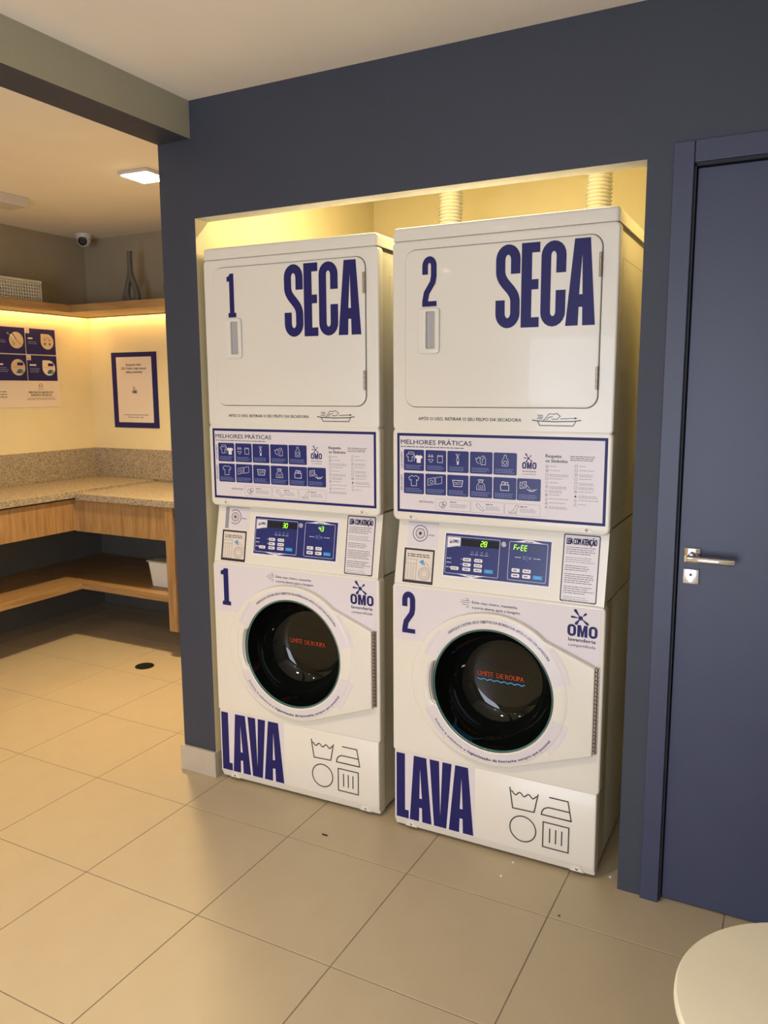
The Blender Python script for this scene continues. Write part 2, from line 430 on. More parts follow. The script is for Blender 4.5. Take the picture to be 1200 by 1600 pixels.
def glyph_A(p, b0, b1, t0, t1, z0, z1, m, lay, bar=.25):
    h = z1-z0; cx = (b0+b1)/2; tx = (t0+t1)/2; g = (b1-b0)*.075
    zc0, zc1 = z0+h*bar*.86, z0+h*(bar+.11)
    p.fill([[(b0, z0), (cx-g, z0), (cx-g*.8, zc0), (cx+g*.8, zc0), (cx+g, z0), (b1, z0), (t1, z1), (t0, z1)],
            [(cx-g*.75, zc1), (cx+g*.75, zc1), (tx, z0+h*.82)]], m, lay)
def seca(p, m, lay=2):
    z0, z1 = 1.667, 1.903; h = z1-z0; t = .0285
    def bend(x0, x1, za, zb, pts): return pts
    # S
    a, b = .337+t/2, .411-t/2; c = (a+b)/2; r = (b-a)/2; q = r*1.25
    zt_, zb_ = z1-t/2-q, z0+t/2+q
    path = [(b, z1-.083)] + arc(c, zt_, r, 0, 180, 12, q)
    for k in range(1, 16):
        f = k/16; e = f*f*(3-2*f); e = e*e*(3-2*e)*.5+e*.5; path.append((a+(b-a)*e, zt_-.028+(zb_+.028-zt_+.028)*f))
    path += arc(c, zb_, r, 0, -180, 12, q) + [(a, z0+.080)]
    p.stroke(path, t, m, lay)
    # E
    x0, x1 = .4145, .4685; s_ = .031; e = .028
    p.poly([(x0, z0), (x1, z0), (x1, z0+e), (x0+s_, z0+e), (x0+s_, z0+.106), (x1-.003, z0+.106), (x1-.003, z0+.134), (x0+s_, z0+.134), (x0+s_, z1-e), (x1, z1-e), (x1, z1), (x0, z1)], m, lay)
    # C
    a, b = .4725+t/2, .5445-t/2; c = (a+b)/2; r = (b-a)/2
    p.stroke([(b, z1-.088)] + arc(c, z1-t/2-r*1.2, r, 0, 180, 10, r*1.2) + arc(c, z0+t/2+r*1.2, r, 180, 360, 10, r*1.2) + [(b, z0+.100)], t, m, lay)
    glyph_A(p, .5455, .6295, .567, .611, z0, z1, m, lay)
def digit(p, n, x0, x1, z0, z1, m, lay=2):
    w_ = x1-x0; h = z1-z0
    if n == 1:
        a, b = x0+w_*.28, x0+w_*.80; f = h*.105
        p.poly([(x0+w_*.1, z0), (x1, z0), (x1, z0+f), (b, z0+f), (b, z1), (a+w_*.08, z1), (a-w_*.02, z1-h*.05), (x0, z1-h*.075), (x0, z1-h*.175), (a, z1-h*.175), (a, z0+f), (x0+w_*.1, z0+f)], m, lay)
    else:
        t = w_*.40; a, b = x0+t/2, x1-t/2; c = (a+b)/2; r = (b-a)/2
        p.stroke([(a, z1-h*.36)] + arc(c, z1-t/2-r*1.3, r, 180, 0, 10, r*1.3) + [(b, z1-h*.40), (b-w_*.07, z1-h*.52), (a+w_*.1, z0+h*.27), (a, z0+h*.10), (a, z0)], t, m, lay)
        p.rect(x0, x1, z0, z0+h*.105, m, lay+.1)
def lava(p, m, lay=2):
    z0, z1 = .044, .276
    p.poly([(.008, z0), (.054, z0), (.054, z0+.030), (.040, z0+.030), (.040, z1), (.008, z1)], m, lay)
    glyph_A(p, .058, .139, .073, .119, z0, z1, m, lay)
    p.poly([(.148, z0), (.193, z0), (.2105, z1), (.1775, z1), (.1705, z0+.04), (.1655, z1), (.131, z1)], m, lay)
    glyph_A(p, .202, .289, .223, .268, z0, z1, m, lay)

def shirt(x, z, s, k=0):
    return [(x-s*.28, z-s*.5), (x+s*.28, z-s*.5), (x+s*.28, z+s*.1), (x+s*.42, z+s*.02), (x+s*.55, z+s*.30), (x+s*.22, z+s*.5), (x+s*.1, z+s*.42), (x-s*.1, z+s*.42), (x-s*.22, z+s*.5), (x-s*.55, z+s*.30), (x-s*.42, z+s*.02), (x-s*.28, z+s*.1)]
def icon(p, k, x, z, m=m_pale, lay=4):
    t = .0011; st = lambda pts, c=False, w_=t: p.stroke([(x+a, z+b) for a, b in pts], w_, m, lay, closed=c)
    if k == 0:
        p.stroke(shirt(x-.013, z, .024), t, m, lay, closed=True); st([(-.021, .012), (-.018, .017), (-.002, .017), (.003, .006), (.001, -.012)])
        p.fill([shirt(x+.017, z-.004, .025)], m, lay)
    elif k == 1:
        st([(-.026, .004), (-.022, .011), (-.019, .004)], True); st([(-.016, .004), (-.013, .011), (-.009, .004)], True)
        st([(-.026, -.004), (-.009, -.004), (-.014, -.013), (-.018, -.013)], True); st([(.006, .009), (.023, .009), (.023, -.013), (.006, -.013)], True); st([(.006, .006), (.023, .006)])
    elif k == 2:
        st([(-.007, .017), (-.001, .003), (.005, .017)]); st([(-.004, .003), (.002, .003), (.003, -.008), (-.004, -.008)], True); p.rect(x-.003, x+.002, z-.017, z-.008, m, lay); st([(-.002, .017), (-.001, .005)])
    elif k == 3:
        st([(-.006, -.012), (-.015, -.006), (-.018, .006), (-.013, .003), (-.008, .010), (-.004, .004)]); st([(-.002, .008), (.004, .013), (.010, .012), (.014, .004), (.014, -.014), (.000, -.014), (-.004, -.004)], True); st([(.003, -.010), (.005, .006), (.010, .006)])
    elif k == 4:
        st([(-.003, .018), (.003, .018), (.004, .010), (.010, .000), (.009, -.015), (-.009, -.015), (-.010, .000), (-.004, .010)], True); p.stroke(circ(x, z-.005, .0055, 12), t, m, lay, closed=True)
    elif k == 5: p.stroke(shirt(x, z, .033), t*1.1, m, lay, closed=True)
    elif k == 6:
        st([(-.027, .008), (-.004, .013), (-.004, -.007), (-.027, -.013)], True); st([(.000, .013), (.021, .017), (.021, -.004), (.000, -.008)], True); p.stroke(circ(x-.015, z, .005, 12), t, m, lay, closed=True)
    elif k == 7:
        st([(-.017, .008), (.017, .008), (.013, -.011), (-.013, -.011)], True, t*1.6); st([(-.012, .003), (-.004, -.001), (.003, .004), (.012, .000)]); st([(-.010, -.004), (.010, -.003)])
    elif k == 8:
        st([(-.009, .014), (-.006, .004), (-.013, -.004), (-.014, -.017), (.014, -.017), (.012, -.003), (.005, .006), (.008, .014)], True)
        for q in (-.006, 0, .006): st([(q, -.003), (q, -.015)])
        p.stroke(circ(x, z+.009, .004, 10), t, m, lay, closed=True)
    elif k == 9:
        st([(-.013, .002), (.013, .002), (.013, -.015), (-.013, -.015)], True, t*1.5); st([(-.009, .002), (-.009, .011), (-.001, .011), (-.001, .002)], False, t*1.5); st([(.003, .002), (.003, .010), (.010, .010), (.010, .002)], False, t*1.5)
    else:
        st([(-.027, .012), (-.008, .015), (-.008, -.003), (-.027, -.006)], True, t*1.3); p.stroke(circ(x-.017, z+.004, .005, 12), t, m, lay, closed=True)
        st([(-.008, .006), (.000, -.002), (.004, -.006)]); st([(-.006, -.007), (.000, -.010), (.004, -.013), (.014, -.013), (.024, -.006)], False, t*1.6); st([(.000, -.010), (.018, -.008)])

def care_symbols(p):
    m = m_line; t = .0038
    p.stroke([(.4105, .245), (.421, .177), (.491, .179), (.503, .242)], t, m, 2)
    wv = [(.4150+.0855*k/24, .2285+.0055*math.cos(k/24*2*PI*3)) for k in range(25)]
    p.stroke(wv, t, m, 2)
    p.stroke([(.538, .2405), (.597, .2405), (.6085, .1785), (.5145, .1785), (.5165, .190), (.523, .200), (.536, .2065), (.603, .2065)], t, m, 2)
    p.stroke([(.5145, .1785), (.6085, .1785)], t, m, 2)
    p.stroke(circ(.4555, .1135, .0425, 40), t, m, 2, closed=True)
    p.stroke([(.521, .072), (.602, .072), (.602, .155), (.521, .155)], t, m, 2, closed=True)
    for x in (.5425, .5615, .5805): p.stroke([(x, .090), (x, .138)], t, m, 2)

def best_practices(p):
    x0, x1, z0, z1 = .010, .677, 1.1005, 1.3535
    p.rect(x0, x1, z0, z1, m_navy, 1); p.rect(x0+.0085, x1-.0085, z0+.0085, z1-.0085, m_stick, 2)
    L_ = 3
    p.text('MELHORES PRÁTICAS', .023, 1.319, .265, .0145, m_ink, .010, L_)
    p.lines(.023, .240, 1.3095, 1, .004, .0028, m_greyink, L_, 3, .02)
    k = 0
    ux = (.0335, .1095, .1845, .2600, .3365, .4115)
    for row, (za, zb, n) in enumerate(((1.235, 1.302, 5), (1.161, 1.2275, 6))):
        for c in range(n):
            a = ux[c]; b = a+(.0715 if c < 3 else .0735)
            p.fill([rr(a, b, za, zb, .004, 3)], m_navy2, L_)
            icon(p, k, (a+b)/2, za+.042, m_pale, 4)
            for q in range(3): p.lines(a+.006, b-.006, za+.016-.005*q, 1, .005, .0013, m_paleblue, 4, k*5+q, .2)
            k += 1
    for s_, za, zb in (('LAVAGEM', 1.243, 1.293), ('SECAGEM', 1.170, 1.220)):
        p.text(s_, 0, 0, zb-za, .0055, m_ink, .02, L_, arcf=lambda a, b, za=za: (.0285-b, za+a))
    omo(p, .4265, .4705, 1.2565, 1.303, m_navy, lay=L_)
    p.text('lavanderia', .428, 1.2475, .4695, .0042, m_navy, .02, L_); p.text('compartilhada', .428, 1.2395, .4695, .0036, m_navy, 0, L_)
    p.text('Respeite', .4975, 1.2925, .5445, .0095, m_ink, .02, L_); p.text('os Símbolos', .4975, 1.2785, .5625, .0095, m_ink, .02, L_)
    for q in range(3): p.lines(.5705, .642, 1.297-.0055*q, 1, .005, .0020, m_greyink, L_, 40+q, .12)
    def sym(x, z, k):
        t = .0008; r = .0038
        if k in (0, 2, 3, 11, 12, 13, 14, 15, 16, 17): p.stroke(rr(x-r, x+r, z-r*.9, z+r*.9, .0006, 1), t, m_greyink, L_, closed=True)
        elif k in (4, 5, 6, 7, 1): p.stroke(circ(x, z, r, 14), t, m_greyink, L_, closed=True)
        elif k == 18: p.poly([(x-r, z-r), (x+r, z-r), (x, z+r)], m_ink, L_)
        else: p.stroke([(x-r, z-r), (x+r, z-r), (x, z+r)], t, m_greyink, L_, closed=True)
        if k in (0, 1, 5, 7, 13, 17): p.stroke([(x-r*.5, z-r*.5), (x+r*.5, z+r*.5)], t*1.3, m_greyink, L_)
        if k in (1, 7, 17, 9, 10): p.stroke([(x-r*.5, z+r*.5), (x+r*.5, z-r*.5)], t, m_greyink, L_)
    for q in range(11):
        z = 1.2660-.01195*q; sym(.5025, z, q)
        for s_ in range(2 if q in (2, 5, 6, 10) else 1): p.lines(.5105, (.532, .545, .567, .55, .54, .565, .552, .545, .569, .565, .568)[q], z+.000-.0045*s_, 1, .004, .0017, m_ltink, L_, 60+q+s_, .1)
    for q in range(10):
        z = 1.2700-.01235*q; sym(.5885, z, q+11)
        for s_ in range(2 if q in (2, 4, 5, 7) else 1): p.lines(.5975, (.617, .645, .640, .636, .640, .643, .641, .655, .660, .62)[q], z-.0005-.0045*s_, 1, .004, .0017, m_ltink, L_, 90+q+s_, .1)
    p.text('RESTRIÇÕES', .088, 1.1345, .138, .0052, m_greyink, .015, L_)
    for a, b in ((.146, .262), (.265, .372), (.3745, .485)):
        p.stroke(rr(a, b, 1.1145, 1.150, .004, 3), .0008, m_ltink, L_, closed=True)
        p.lines(a+.048, a+.075, 1.1405, 1, .004, .0025, m_greyink, L_, 200, .05); p.lines(a+.048, b-.010, 1.134, 3, .0045, .0015, m_ltink, L_, int(a*999), .2)
    p.stroke(circ(.166, 1.131, .0085, 10), .0014, m_greyink, L_, closed=True); p.stroke(circ(.176, 1.136, .007, 9), .0014, m_greyink, L_, closed=True); p.stroke(circ(.172, 1.126, .006, 9), .0012, m_greyink, L_, closed=True)
    p.stroke([(.282, 1.140), (.289, 1.143), (.296, 1.136), (.309, 1.122), (.302, 1.120), (.292, 1.128), (.284, 1.133)], .0011, m_greyink, L_, closed=True)
    # seated dog
    p.stroke([(.389, 1.120), (.387, 1.126), (.393, 1.119), (.398, 1.127), (.406, 1.135), (.409, 1.144), (.416, 1.146), (.419, 1.142), (.415, 1.139), (.413, 1.131), (.411, 1.119), (.407, 1.119), (.406, 1.126), (.400, 1.119)], .0011, m_greyink, L_, closed=True)

def tub_icon(p):   # lint basin beside the dryer text
    m = m_ink; t = .0022
    p.stroke([(.4535, 1.401), (.470, 1.3985), (.520, 1.3970), (.575, 1.3985), (.5985, 1.402)], t*1.2, m, 2)
    p.stroke([(.470, 1.3985), (.4765, 1.3855), (.5755, 1.3855), (.583, 1.3985)], t, m, 2)
    p.stroke([(.488, 1.399), (.5015, 1.4165), (.5045, 1.4195), (.519, 1.4185), (.526, 1.421), (.5375, 1.413), (.528, 1.404), (.512, 1.4045)], t*.8, m, 2)
    p.stroke([(.497, 1.401), (.503, 1.409), (.515, 1.412)], t*.8, m, 2)
    p.stroke([(.538, 1.4055), (.5835, 1.4075)], t*.8, m, 2); p.poly([(.579, 1.4045), (.588, 1.4078), (.579, 1.4105)], m, 2)
    for a, b, z in ((.469, .486, 1.4145), (.4715, .4865, 1.4095), (.468, .485, 1.4045)): p.stroke([(a, z+.001), (b, z)], t*.8, m_navy, 2)

def curved_text(p, s, cx, cz, r, a_mid, span, h, m, bold, lay, inner):
    """text along a circle; inner=True reads along the top, False along the foot; angles in degrees"""
    Ln = r*math.radians(span)
    if inner:
        f = lambda x, y: (cx+(r+y)*math.cos(math.radians(a_mid)+math.radians(span)/2-x/r), cz+(r+y)*math.sin(math.radians(a_mid)+math.radians(span)/2-x/r))
    else:
        f = lambda x, y: (cx+(r-y)*math.cos(math.radians(a_mid)-math.radians(span)/2+x/r), cz+(r-y)*math.sin(math.radians(a_mid)-math.radians(span)/2+x/r))
    p.text(s, 0, 0, Ln, h, m, bold, lay, arcf=f)

ZD, ZP, ZK, ZL = 1.366, 1.0785, .858, .2835     # seams: dryer door section, notice panel, controls, kick panel
DCX, DCZ = .3510, .559                            # porthole centre
def stack(num, label, x, y, rz, screens, group):
    t = thing('stacked_washer_dryer', label, 'washing machine', (x, y, 0), rz, group)
    # carcass
    cab = bmesh.new()
    box(cab, .004, W-.004, .036, .70, ZP+.003, 1.934, bev=.004); box(cab, .004, W-.004, .036, .70, ZK+.003, ZP-.002, bev=.003); box(cab, .004, W-.004, .1285, .70, .014, ZK-.001, bev=.004)
    box(cab, .004, .145, .036, .1285, .014, ZK-.001); box(cab, .570, W-.004, .036, .1285, .014, ZK-.001); box(cab, .145, .570, .036, .1285, .014, .352); box(cab, .145, .570, .036, .1285, .768, ZK-.001)
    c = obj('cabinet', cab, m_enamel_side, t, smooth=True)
    for sx in (W-.0042, .0038):     # raised rib line on the dryer side sheet
        bm = bmesh.new(); d = .0008
        a, b, z0, z1 = .10, .60, 1.13, 1.86; q = .003
        for r_ in ((a, b, z1-q, z1), (a, b, z0, z0+q), (a, a+q, z0, z1), (b-q, b, z0, z1)): box(bm, sx-d, sx+d, *r_)
        o = obj('side_rib', bm, m_enamel_side, c)
    # lid
    bm = bmesh.new(); box(bm, -.003, W+.003, -.004, .70, 1.9410, 1.982)
    es = [e for e in bm.edges if all(v.co.z > 1.97 for v in e.verts) or (abs(e.verts[0].co.z-e.verts[1].co.z) > .01)]
    bmesh.ops.bevel(bm, geom=es, offset=.012, segments=4, affect='EDGES', profile=.5)
    obj('lid', bm, m_enamel, t, smooth=True)
    obj('seam', B(.003, W-.003, .007, .60, 1.930, 1.942), m_dark, t)
    def panel(name, z0, z1, r, y0=0, extra=None):
        o = plate(name, [rr(0, W, z0, z1, r, 4)], m_enamel, t, y0, .036, .006, res=3); return o
    fd = panel('dryer_front', ZD+.001, 1.9350, .010)
    # dryer door
    dd = plate('dryer_door', [rr(.0440, .6400, 1.4400, 1.9080, .032, 8)], m_enamel, t, -.0065, .010, .003, res=2)
    plate('door_gap_shade', [rr(.0393, .6447, 1.4353, 1.9127, .036, 8)], m_dark, dd, -.0010, .004, .0002)  # dark plate standing for the shade in the groove round the door
    hn = plate('door_handle', [rr(.090, .157, 1.602, 1.734, .008, 4), rr(.1125, .1475, 1.612, 1.728, .006, 4)], m_enamel, dd, -.0155, .010, .0025)
    bm = bmesh.new()
    prism(bm, [(.1115, -.0066), (.1265, -.0066), (.1485, -.0125), (.1485, -.0062), (.1115, -.0062)], 'z', 1.611, 1.729)
    obj('finger_recess', bm, m_handle_in, dd)
    for z0, z1 in ((1.795, 1.862), (1.488, 1.553)):
        bm = bmesh.new()
        for k in range(4):
            a = z0+(z1-z0)*k/4+.0008; lathe(bm, [(.0042, a), (.0042, a+(z1-z0)/4-.0016)], 'z', (.6405, -.0095, 0), 12)
        obj('hinge', bm, m_hinge, dd, smooth=True)
    p = Print(); seca(p, m_navy, 1)
    p.build('lettering', dd, (0, -.0066, 0))
    p = Print(); digit(p, num, .100, .148 if num == 2 else .137, 1.741, 1.889, m_navy, 1)
    p.build('number', dd, (0, -.0066, 0))
    p = Print(); p.text('APÓS O USO, RETIRAR O SEU FELPO DA SECADORA', .084, 1.3955, .4205, .0095, m_ink, .012, 1)
    p.build('lettering', fd, (0, -.0002, 0))
    p = Print(); tub_icon(p); p.build('basin_symbol', fd, (0, -.0002, 0))
    # notice panel
    np_ = plate('notice_panel', [rr(0, W, ZP+.0005, ZD-.001, .014, 5)], m_enamel, t, -.001, .037, .007, res=3)
    p = Print(); best_practices(p)
    p.build('notice_sticker', np_, (0, -.0012, 0), eps=.00022)
    for sx in (.060, .624):
        bm = bmesh.new(); prism(bm, [(sx-.020, ZP+.0005), (sx+.020, ZP+.0005), (sx+.007, ZP+.0125), (sx-.007, ZP+.0125)], 'y', -.0035, 0); obj('screw_tab', bm, m_enamel, np_)
        bm = bmesh.new(); lathe(bm, [(0, -.0058), (.003, -.0055), (.0042, -.0045), (.0044, -.003)], 'y', (sx, 0, ZP+.0075), 12); obj('screw', bm, m_screw, np_, smooth=True)
    # slanted control panel
    yt, yb = .033, -.006
    bm = bmesh.new(); prism(bm, [(yt, ZP-.002), (yb+.003, ZK+.006), (yb, ZK+.004), (yb+.003, ZK+.001), (.036, ZK+.001), (.036, ZP-.002)], 'x', .0, W)
    es = [e for e in bm.edges if abs(e.verts[0].co.x-e.verts[1].co.x) < 1e-6 and min(v.co.y for v in e.verts) < .034 and (e.verts[0].co.z-e.verts[1].co.z)**2 > .01]
    bmesh.ops.bevel(bm, geom=es, offset=.006, segments=3, affect='EDGES', profile=.5)
    cp = obj('control_panel', bm, m_enamel, t, smooth=True)
    V0 = Vector((0, yb+.003, ZK+.006)); V1 = Vector((0, yt, ZP-.002)); Wd = (V1-V0).normalized(); Nn = Vector((0, -Wd.z, Wd.y))
    k_ = 1/Wd.z; zz = lambda z: (z-V0.z)*k_
    def cbuild(p, name, parent): return p.build(name, parent, V0+Nn*.0002, (1, 0, 0), Wd, Nn, eps=.0003)
    # keypad
    p = Print(); Z = zz
    def P4(u0, u1, za, zb): return (u0, u1, Z(za), Z(zb))
    p.fill([rr(*P4(.166, .519, .8985, 1.042), .003, 3)], m_pale, 1)
    p.rect(*P4(.1705, .5145, .9045, 1.0365), m_navy2, 2)
    L_ = 3
    p.rect(*P4(.178, .222, .9985, 1.026), m_pale, L_); p.poly([(.178, Z(.9985)), (.222, Z(1.0005)), (.222, Z(1.002)), (.178, Z(.992))], m_pale, L_)
    omo(p, .185, .194, Z(1.006), Z(1.021), m_navy, lay=4); p.text('OMO', .195, Z(1.008), .217, .0105, m_navy, .03, 4)
    p.rect(*P4(.226, .350, 1.001, 1.023), m_lcd, L_)
    for a, b in ((.175, .353), (.384, .5045)):
        z0_, z1_ = (.9125, 1.0285)
        p.stroke(rr(*P4(a, b, z0_, z1_), .004, 3), .0011, m_pale, L_, closed=True)
    p.poly([(.215, Z(.9135)), (.315, Z(.9135)), (.268, Z(.9045)), (.262, Z(.9045))], m_pale, 4)
    p.poly([(.395, Z(1.0275)), (.495, Z(1.0275)), (.455, Z(1.0355)), (.435, Z(1.0355))], m_pale, 4)
    p.lines(.250, .280, Z(.9095), 1, .004, .0018, m_ink, 5, 8, .02); p.lines(.432, .458, Z(1.0290), 1, .004, .0022, m_ink, 5, 9, .02)
    for k, (a, z) in enumerate(((.248, .9595), (.286, .9595), (.248, .944), (.286, .944), (.208, .9295), (.248, .9295), (.286, .9295))):
        p.fill([rr(a-.0135+.0, a+.0135, Z(z-.0052), Z(z+.0052), .0025, 2)], m_pale, 4); p.lines(a-.009, a+.009, Z(z)-.0014, 1, .003, .0028, m_greyink, 5, k, .05)
        if k in (0, 2): p.rect(a-.020, a-.017, Z(z)-.001, Z(z)+.001, m_pale, 4)
    for k, (a, z) in enumerate(((.409, .9425), (.444, .9425), (.409, .9265), (.444, .9265))):
        p.fill([rr(a-.0128, a+.0128, Z(z-.0056), Z(z+.0056), .0025, 2)], m_pale, 4); p.lines(a-.008, a+.008, Z(z)-.0015, 1, .003, .003, m_greyink, 5, k+20, .05)
    for a, z in ((.322, .9295), (.479, .9265)):
        p.fill([rr(a-.0145, a+.0145, Z(z-.0058), Z(z+.0058), .0015, 2)], m_cyan, 4); p.lines(a-.009, a+.009, Z(z)-.0014, 1, .003, .0026, m_paleblue, 5, 31, .05)
    for z in (.958, .945, .9305): p.lines(.179, .196, Z(z), 1, .003, .0022, m_pale, 4, int(z*900), .1)
    for a in (.264, .279, .296, .312): p.stroke(circ(a, Z(.984), .0032, 10), .0009, m_paleblue, 4, closed=True); p.lines(a-.006, a+.006, Z(.976), 1, .003, .0014, m_pale, 4, int(a*900), .1)
    p.stroke([(.442, Z(.972)), (.442, Z(.991))], .0008, m_paleblue, 4)
    p.stroke([(.430, Z(.978)), (.436, Z(.978)), (.436, Z(.986)), (.430, Z(.986))], .0012, m_paleblue, 4, closed=True); p.stroke([(.447, Z(.978)), (.456, Z(.986))], .0014, m_paleblue, 4); p.stroke([(.447, Z(.986)), (.456, Z(.978))], .0014, m_paleblue, 4)
    p.lines(.404, .423, Z(.981), 1, .003, .0018, m_pale, 4, 3, .05); p.lines(.462, .484, Z(.981), 1, .003, .0018, m_pale, 4, 4, .05)
    kp = cbuild(p, 'keypad', cp)
    bm = bmesh.new(); lathe(bm, [(.0085, 0), (.0085, -.005), (.0065, -.006), (.006, -.003), (.0028, -.003), (.0028, -.005), (0, -.005)], 'y', (.3665, V0.y+Wd.y*zz(1.0175), 1.0175), 20)
    obj('lock', bm, m_silver, cp, smooth=True)
    p = Print()
    seg7(p, screens[0], .2905, Z(1.0045), .0155, m_green, 1)
    p.build('led_digits', cp, V0+Nn*.0016, (1, 0, 0), Wd, Nn, eps=.0003); p = Print()
    seg7(p, screens[1], screens[3], Z(1.0035), .0155, m_green, 1)
    if screens[2]: seg7(p, screens[2], .4530, Z(1.0035), .0155, m_greendim, 1)
    p.build('led_digits', cp, V0+Nn*.0016, (1, 0, 0), Wd, Nn, eps=.0003)
    # reader sticker with rings and the small picture sticker below it
    p = Print(); p.rect(*P4(.036, .144, .985, 1.065), m_stick, 1); p.rect(*P4(.036, .052, .985, 1.065), m_ltink, 1.3) if num == 1 else None
    p.rect(*P4(.036, .144, 1.0605, 1.065), m_silver, 1.5)
    c_ = (.080, zz(1.0285))
    p.stroke(arc(*c_, .0255, -130, 130, 30) if num == 1 else circ(*c_, .0255, 40), .0022, m_navy, 2, closed=num != 1)
    p.stroke(circ(*c_, .0155, 30), .0022, m_ink, 2, closed=True); p.stroke(circ(*c_, .0105, 24), .001, m_ltink, 2, closed=True)
    p.fill([circ(*c_, .0058, 16)], m_ink, 2); p.fill([circ(c_[0], c_[1], .0032, 12)], m_orange if num == 1 else m_greyink, 3)
    p.text('CAMERA', .1085, zz(1.0225), .131, .0045, m_greyink, .01, 2)
    cbuild(p, 'reader_sticker', cp)
    p = Print(); p.rect(*P4(.0275, .1355, .868, .979), m_ink, 1); p.rect(*P4(.034, .130, .877, .973), m_paper, 2)
    p.lines(.040, .126, Z(.9585), 2, .0065, .0032, m_greyink, 3, 5, .1)
    g = lambda pts, c=False, w_=.0009: p.stroke([(a, Z(b)) for a, b in pts], w_, m_greyink, 3, closed=c)
    g([(.036, .944), (.074, .944), (.074, .930), (.036, .930)], True); g([(.036, .930), (.074, .930), (.074, .879), (.036, .879)], True); g([(.045, .926), (.045, .882)]); g([(.055, .926), (.056, .905), (.055, .882)]); g([(.065, .926), (.064, .882)])
    for r_ in (.021, .017, .011): p.stroke(circ(.104, Z(.9005), r_, 24), .0009, m_greyink, 3, closed=True)
    p.poly([(.083, Z(.938)), (.096, Z(.945)), (.100, Z(.930)), (.104, Z(.926)), (.092, Z(.931))], m_wave, 3); g([(.096, .945), (.104, .927)], False, .0016); g([(.104, .940), (.114, .930), (.128, .915)])
    cbuild(p, 'picture_sticker', cp)
    # reading notice
    p = Print(); p.fill([rr(*P4(.5505, .6595, .8675, 1.0655), .005, 3)], m_ink, 1); p.fill([rr(*P4(.554, .656, .8715, 1.0620), .003, 3)], m_stick, 2)
    p.text('LEIA COM ATENÇÃO', .5605, Z(1.0355), .6495, .0185, m_navy, .035, 3)
    z = 1.026
    for n_, mm in ((4, m_greyink), (3, m_ltink), (3, m_greyink), (5, m_greyink), (4, m_greyink), (3, m_ltink)):
        p.lines(.560, .651, Z(z), n_, .0062, .0019, mm, 3, n_+int(z*100), .28); z -= .0062*n_+.0055
    p.lines(.586, .615, Z(.877), 1, .005, .004, m_pale, 3, 4, .1)
    cbuild(p, 'reading_notice', cp)
    # washer front
    wf = plate('washer_front', [rr(0, W, ZL+.0005, ZK-.001, .010, 4), circ(DCX, DCZ, .1985, 96)], m_enamel, t, -.009, .045, .006, res=3)
    p = Print()
    def outline(grow, n=60):     # door outline: round on the left, tapering to the hinge on the right
        rx, rz_ = .272+grow, .243+grow; o = []
        o += [(DCX+.243*math.cos(a)+grow*math.cos(a), DCZ+(.243+grow)*math.sin(a)) for a in [math.radians(48+42*k/8) for k in range(8)]]
        o += [(DCX+rx*math.cos(a), DCZ+rz_*math.sin(a)) for a in [math.radians(90+180*k/n) for k in range(n+1)]]
        o += [(DCX+(.243+grow)*math.cos(a), DCZ+(.243+grow)*math.sin(a)) for a in [math.radians(-90+22*k/6) for k in range(1, 7)]]
        o += [(.664, .413-grow), (.664, .680+grow)]
        return o
    p.poly([(.005, .675), (.104, .677), (.14, .70), (.20, .745), (.357, .792), (.50, .745), (.62, .672), (.678, .672), (.678, .8545), (.005, .8545)], m_stick, 1)
    p.text('Evite mau cheiro, mantenha', .2755, .8265, .4225, .0085, m_ink, .008, 2)
    p.text('a porta aberta após a lavagem.', .2755, .8105, .4335, .0085, m_ink, .008, 2)
    for k, (a, b) in enumerate(((.240, .258), (.236, .262), (.243, .259))):
        z = .833-.0065*k; p.stroke([(a, z), (b, z)]+arc(b, z+(.004 if k < 2 else -.004), .004, -90 if k < 2 else 90, 150 if k < 2 else -150, 8), .0014, m_greyink, 2)
    omo(p, .579, .668, .7665, .8505, m_navy, lay=2)
    p.text('lavanderia', .583, .7515, .6635, .0105, m_navy, .018, 2); p.text('compartilhada', .583, .7355, .6635, .0085, m_navy, 0, 2)
    ws = p.build('label_sticker', wf, (0, -.0092, 0))
    p = Print(); digit(p, num, .031, .078 if num == 2 else .073, .700, .8395, m_navy, 1)
    p.build('number', wf, (0, -.0105, 0))
    def hole(k, r=.1975): return r+(.014 if abs(k*3.75-180) < 20.5 else 0)
    wd = plate('washer_door', [outline(0), [(DCX+hole(k, .1985)*math.cos(2*PI*k/96), DCZ+hole(k, .1985)*math.sin(2*PI*k/96)) for k in range(96)]], m_enamel, t, -.031, .0215, .004, res=3)
    # raised ring with the two curved stickers
    RR = [(.1975, -.031), (.199, -.0355), (.203, -.0365), (.2365, -.0325), (.240, -.0312)]
    bm = bmesh.new(); rings = []
    for k in range(96):
        a = 2*PI*k/96; deg = math.degrees(a)
        rings.append([bm.verts.new((DCX+max(r_, hole(k))*math.cos(a), y_, DCZ+max(r_, hole(k))*math.sin(a))) for r_, y_ in RR])
    for k in range(96):
        A, C = rings[k], rings[(k+1) % 96]
        for q in range(len(RR)-1): bm.faces.new((A[q], A[q+1], C[q+1], C[q]))
    obj('door_ring', bm, m_enamel, wd, smooth='all')
    bm = bmesh.new()
    lathe(bm, [(.1975, -.036), (.1978, -.012), (.1965, .02)], 'y', (DCX, 0, DCZ), 96)
    for f in [f for f in bm.faces if len(f.verts) > 4]: bm.faces.remove(f)
    obj('inner_sleeve', bm, m_rubber, wd, smooth='all')
    p = Print()
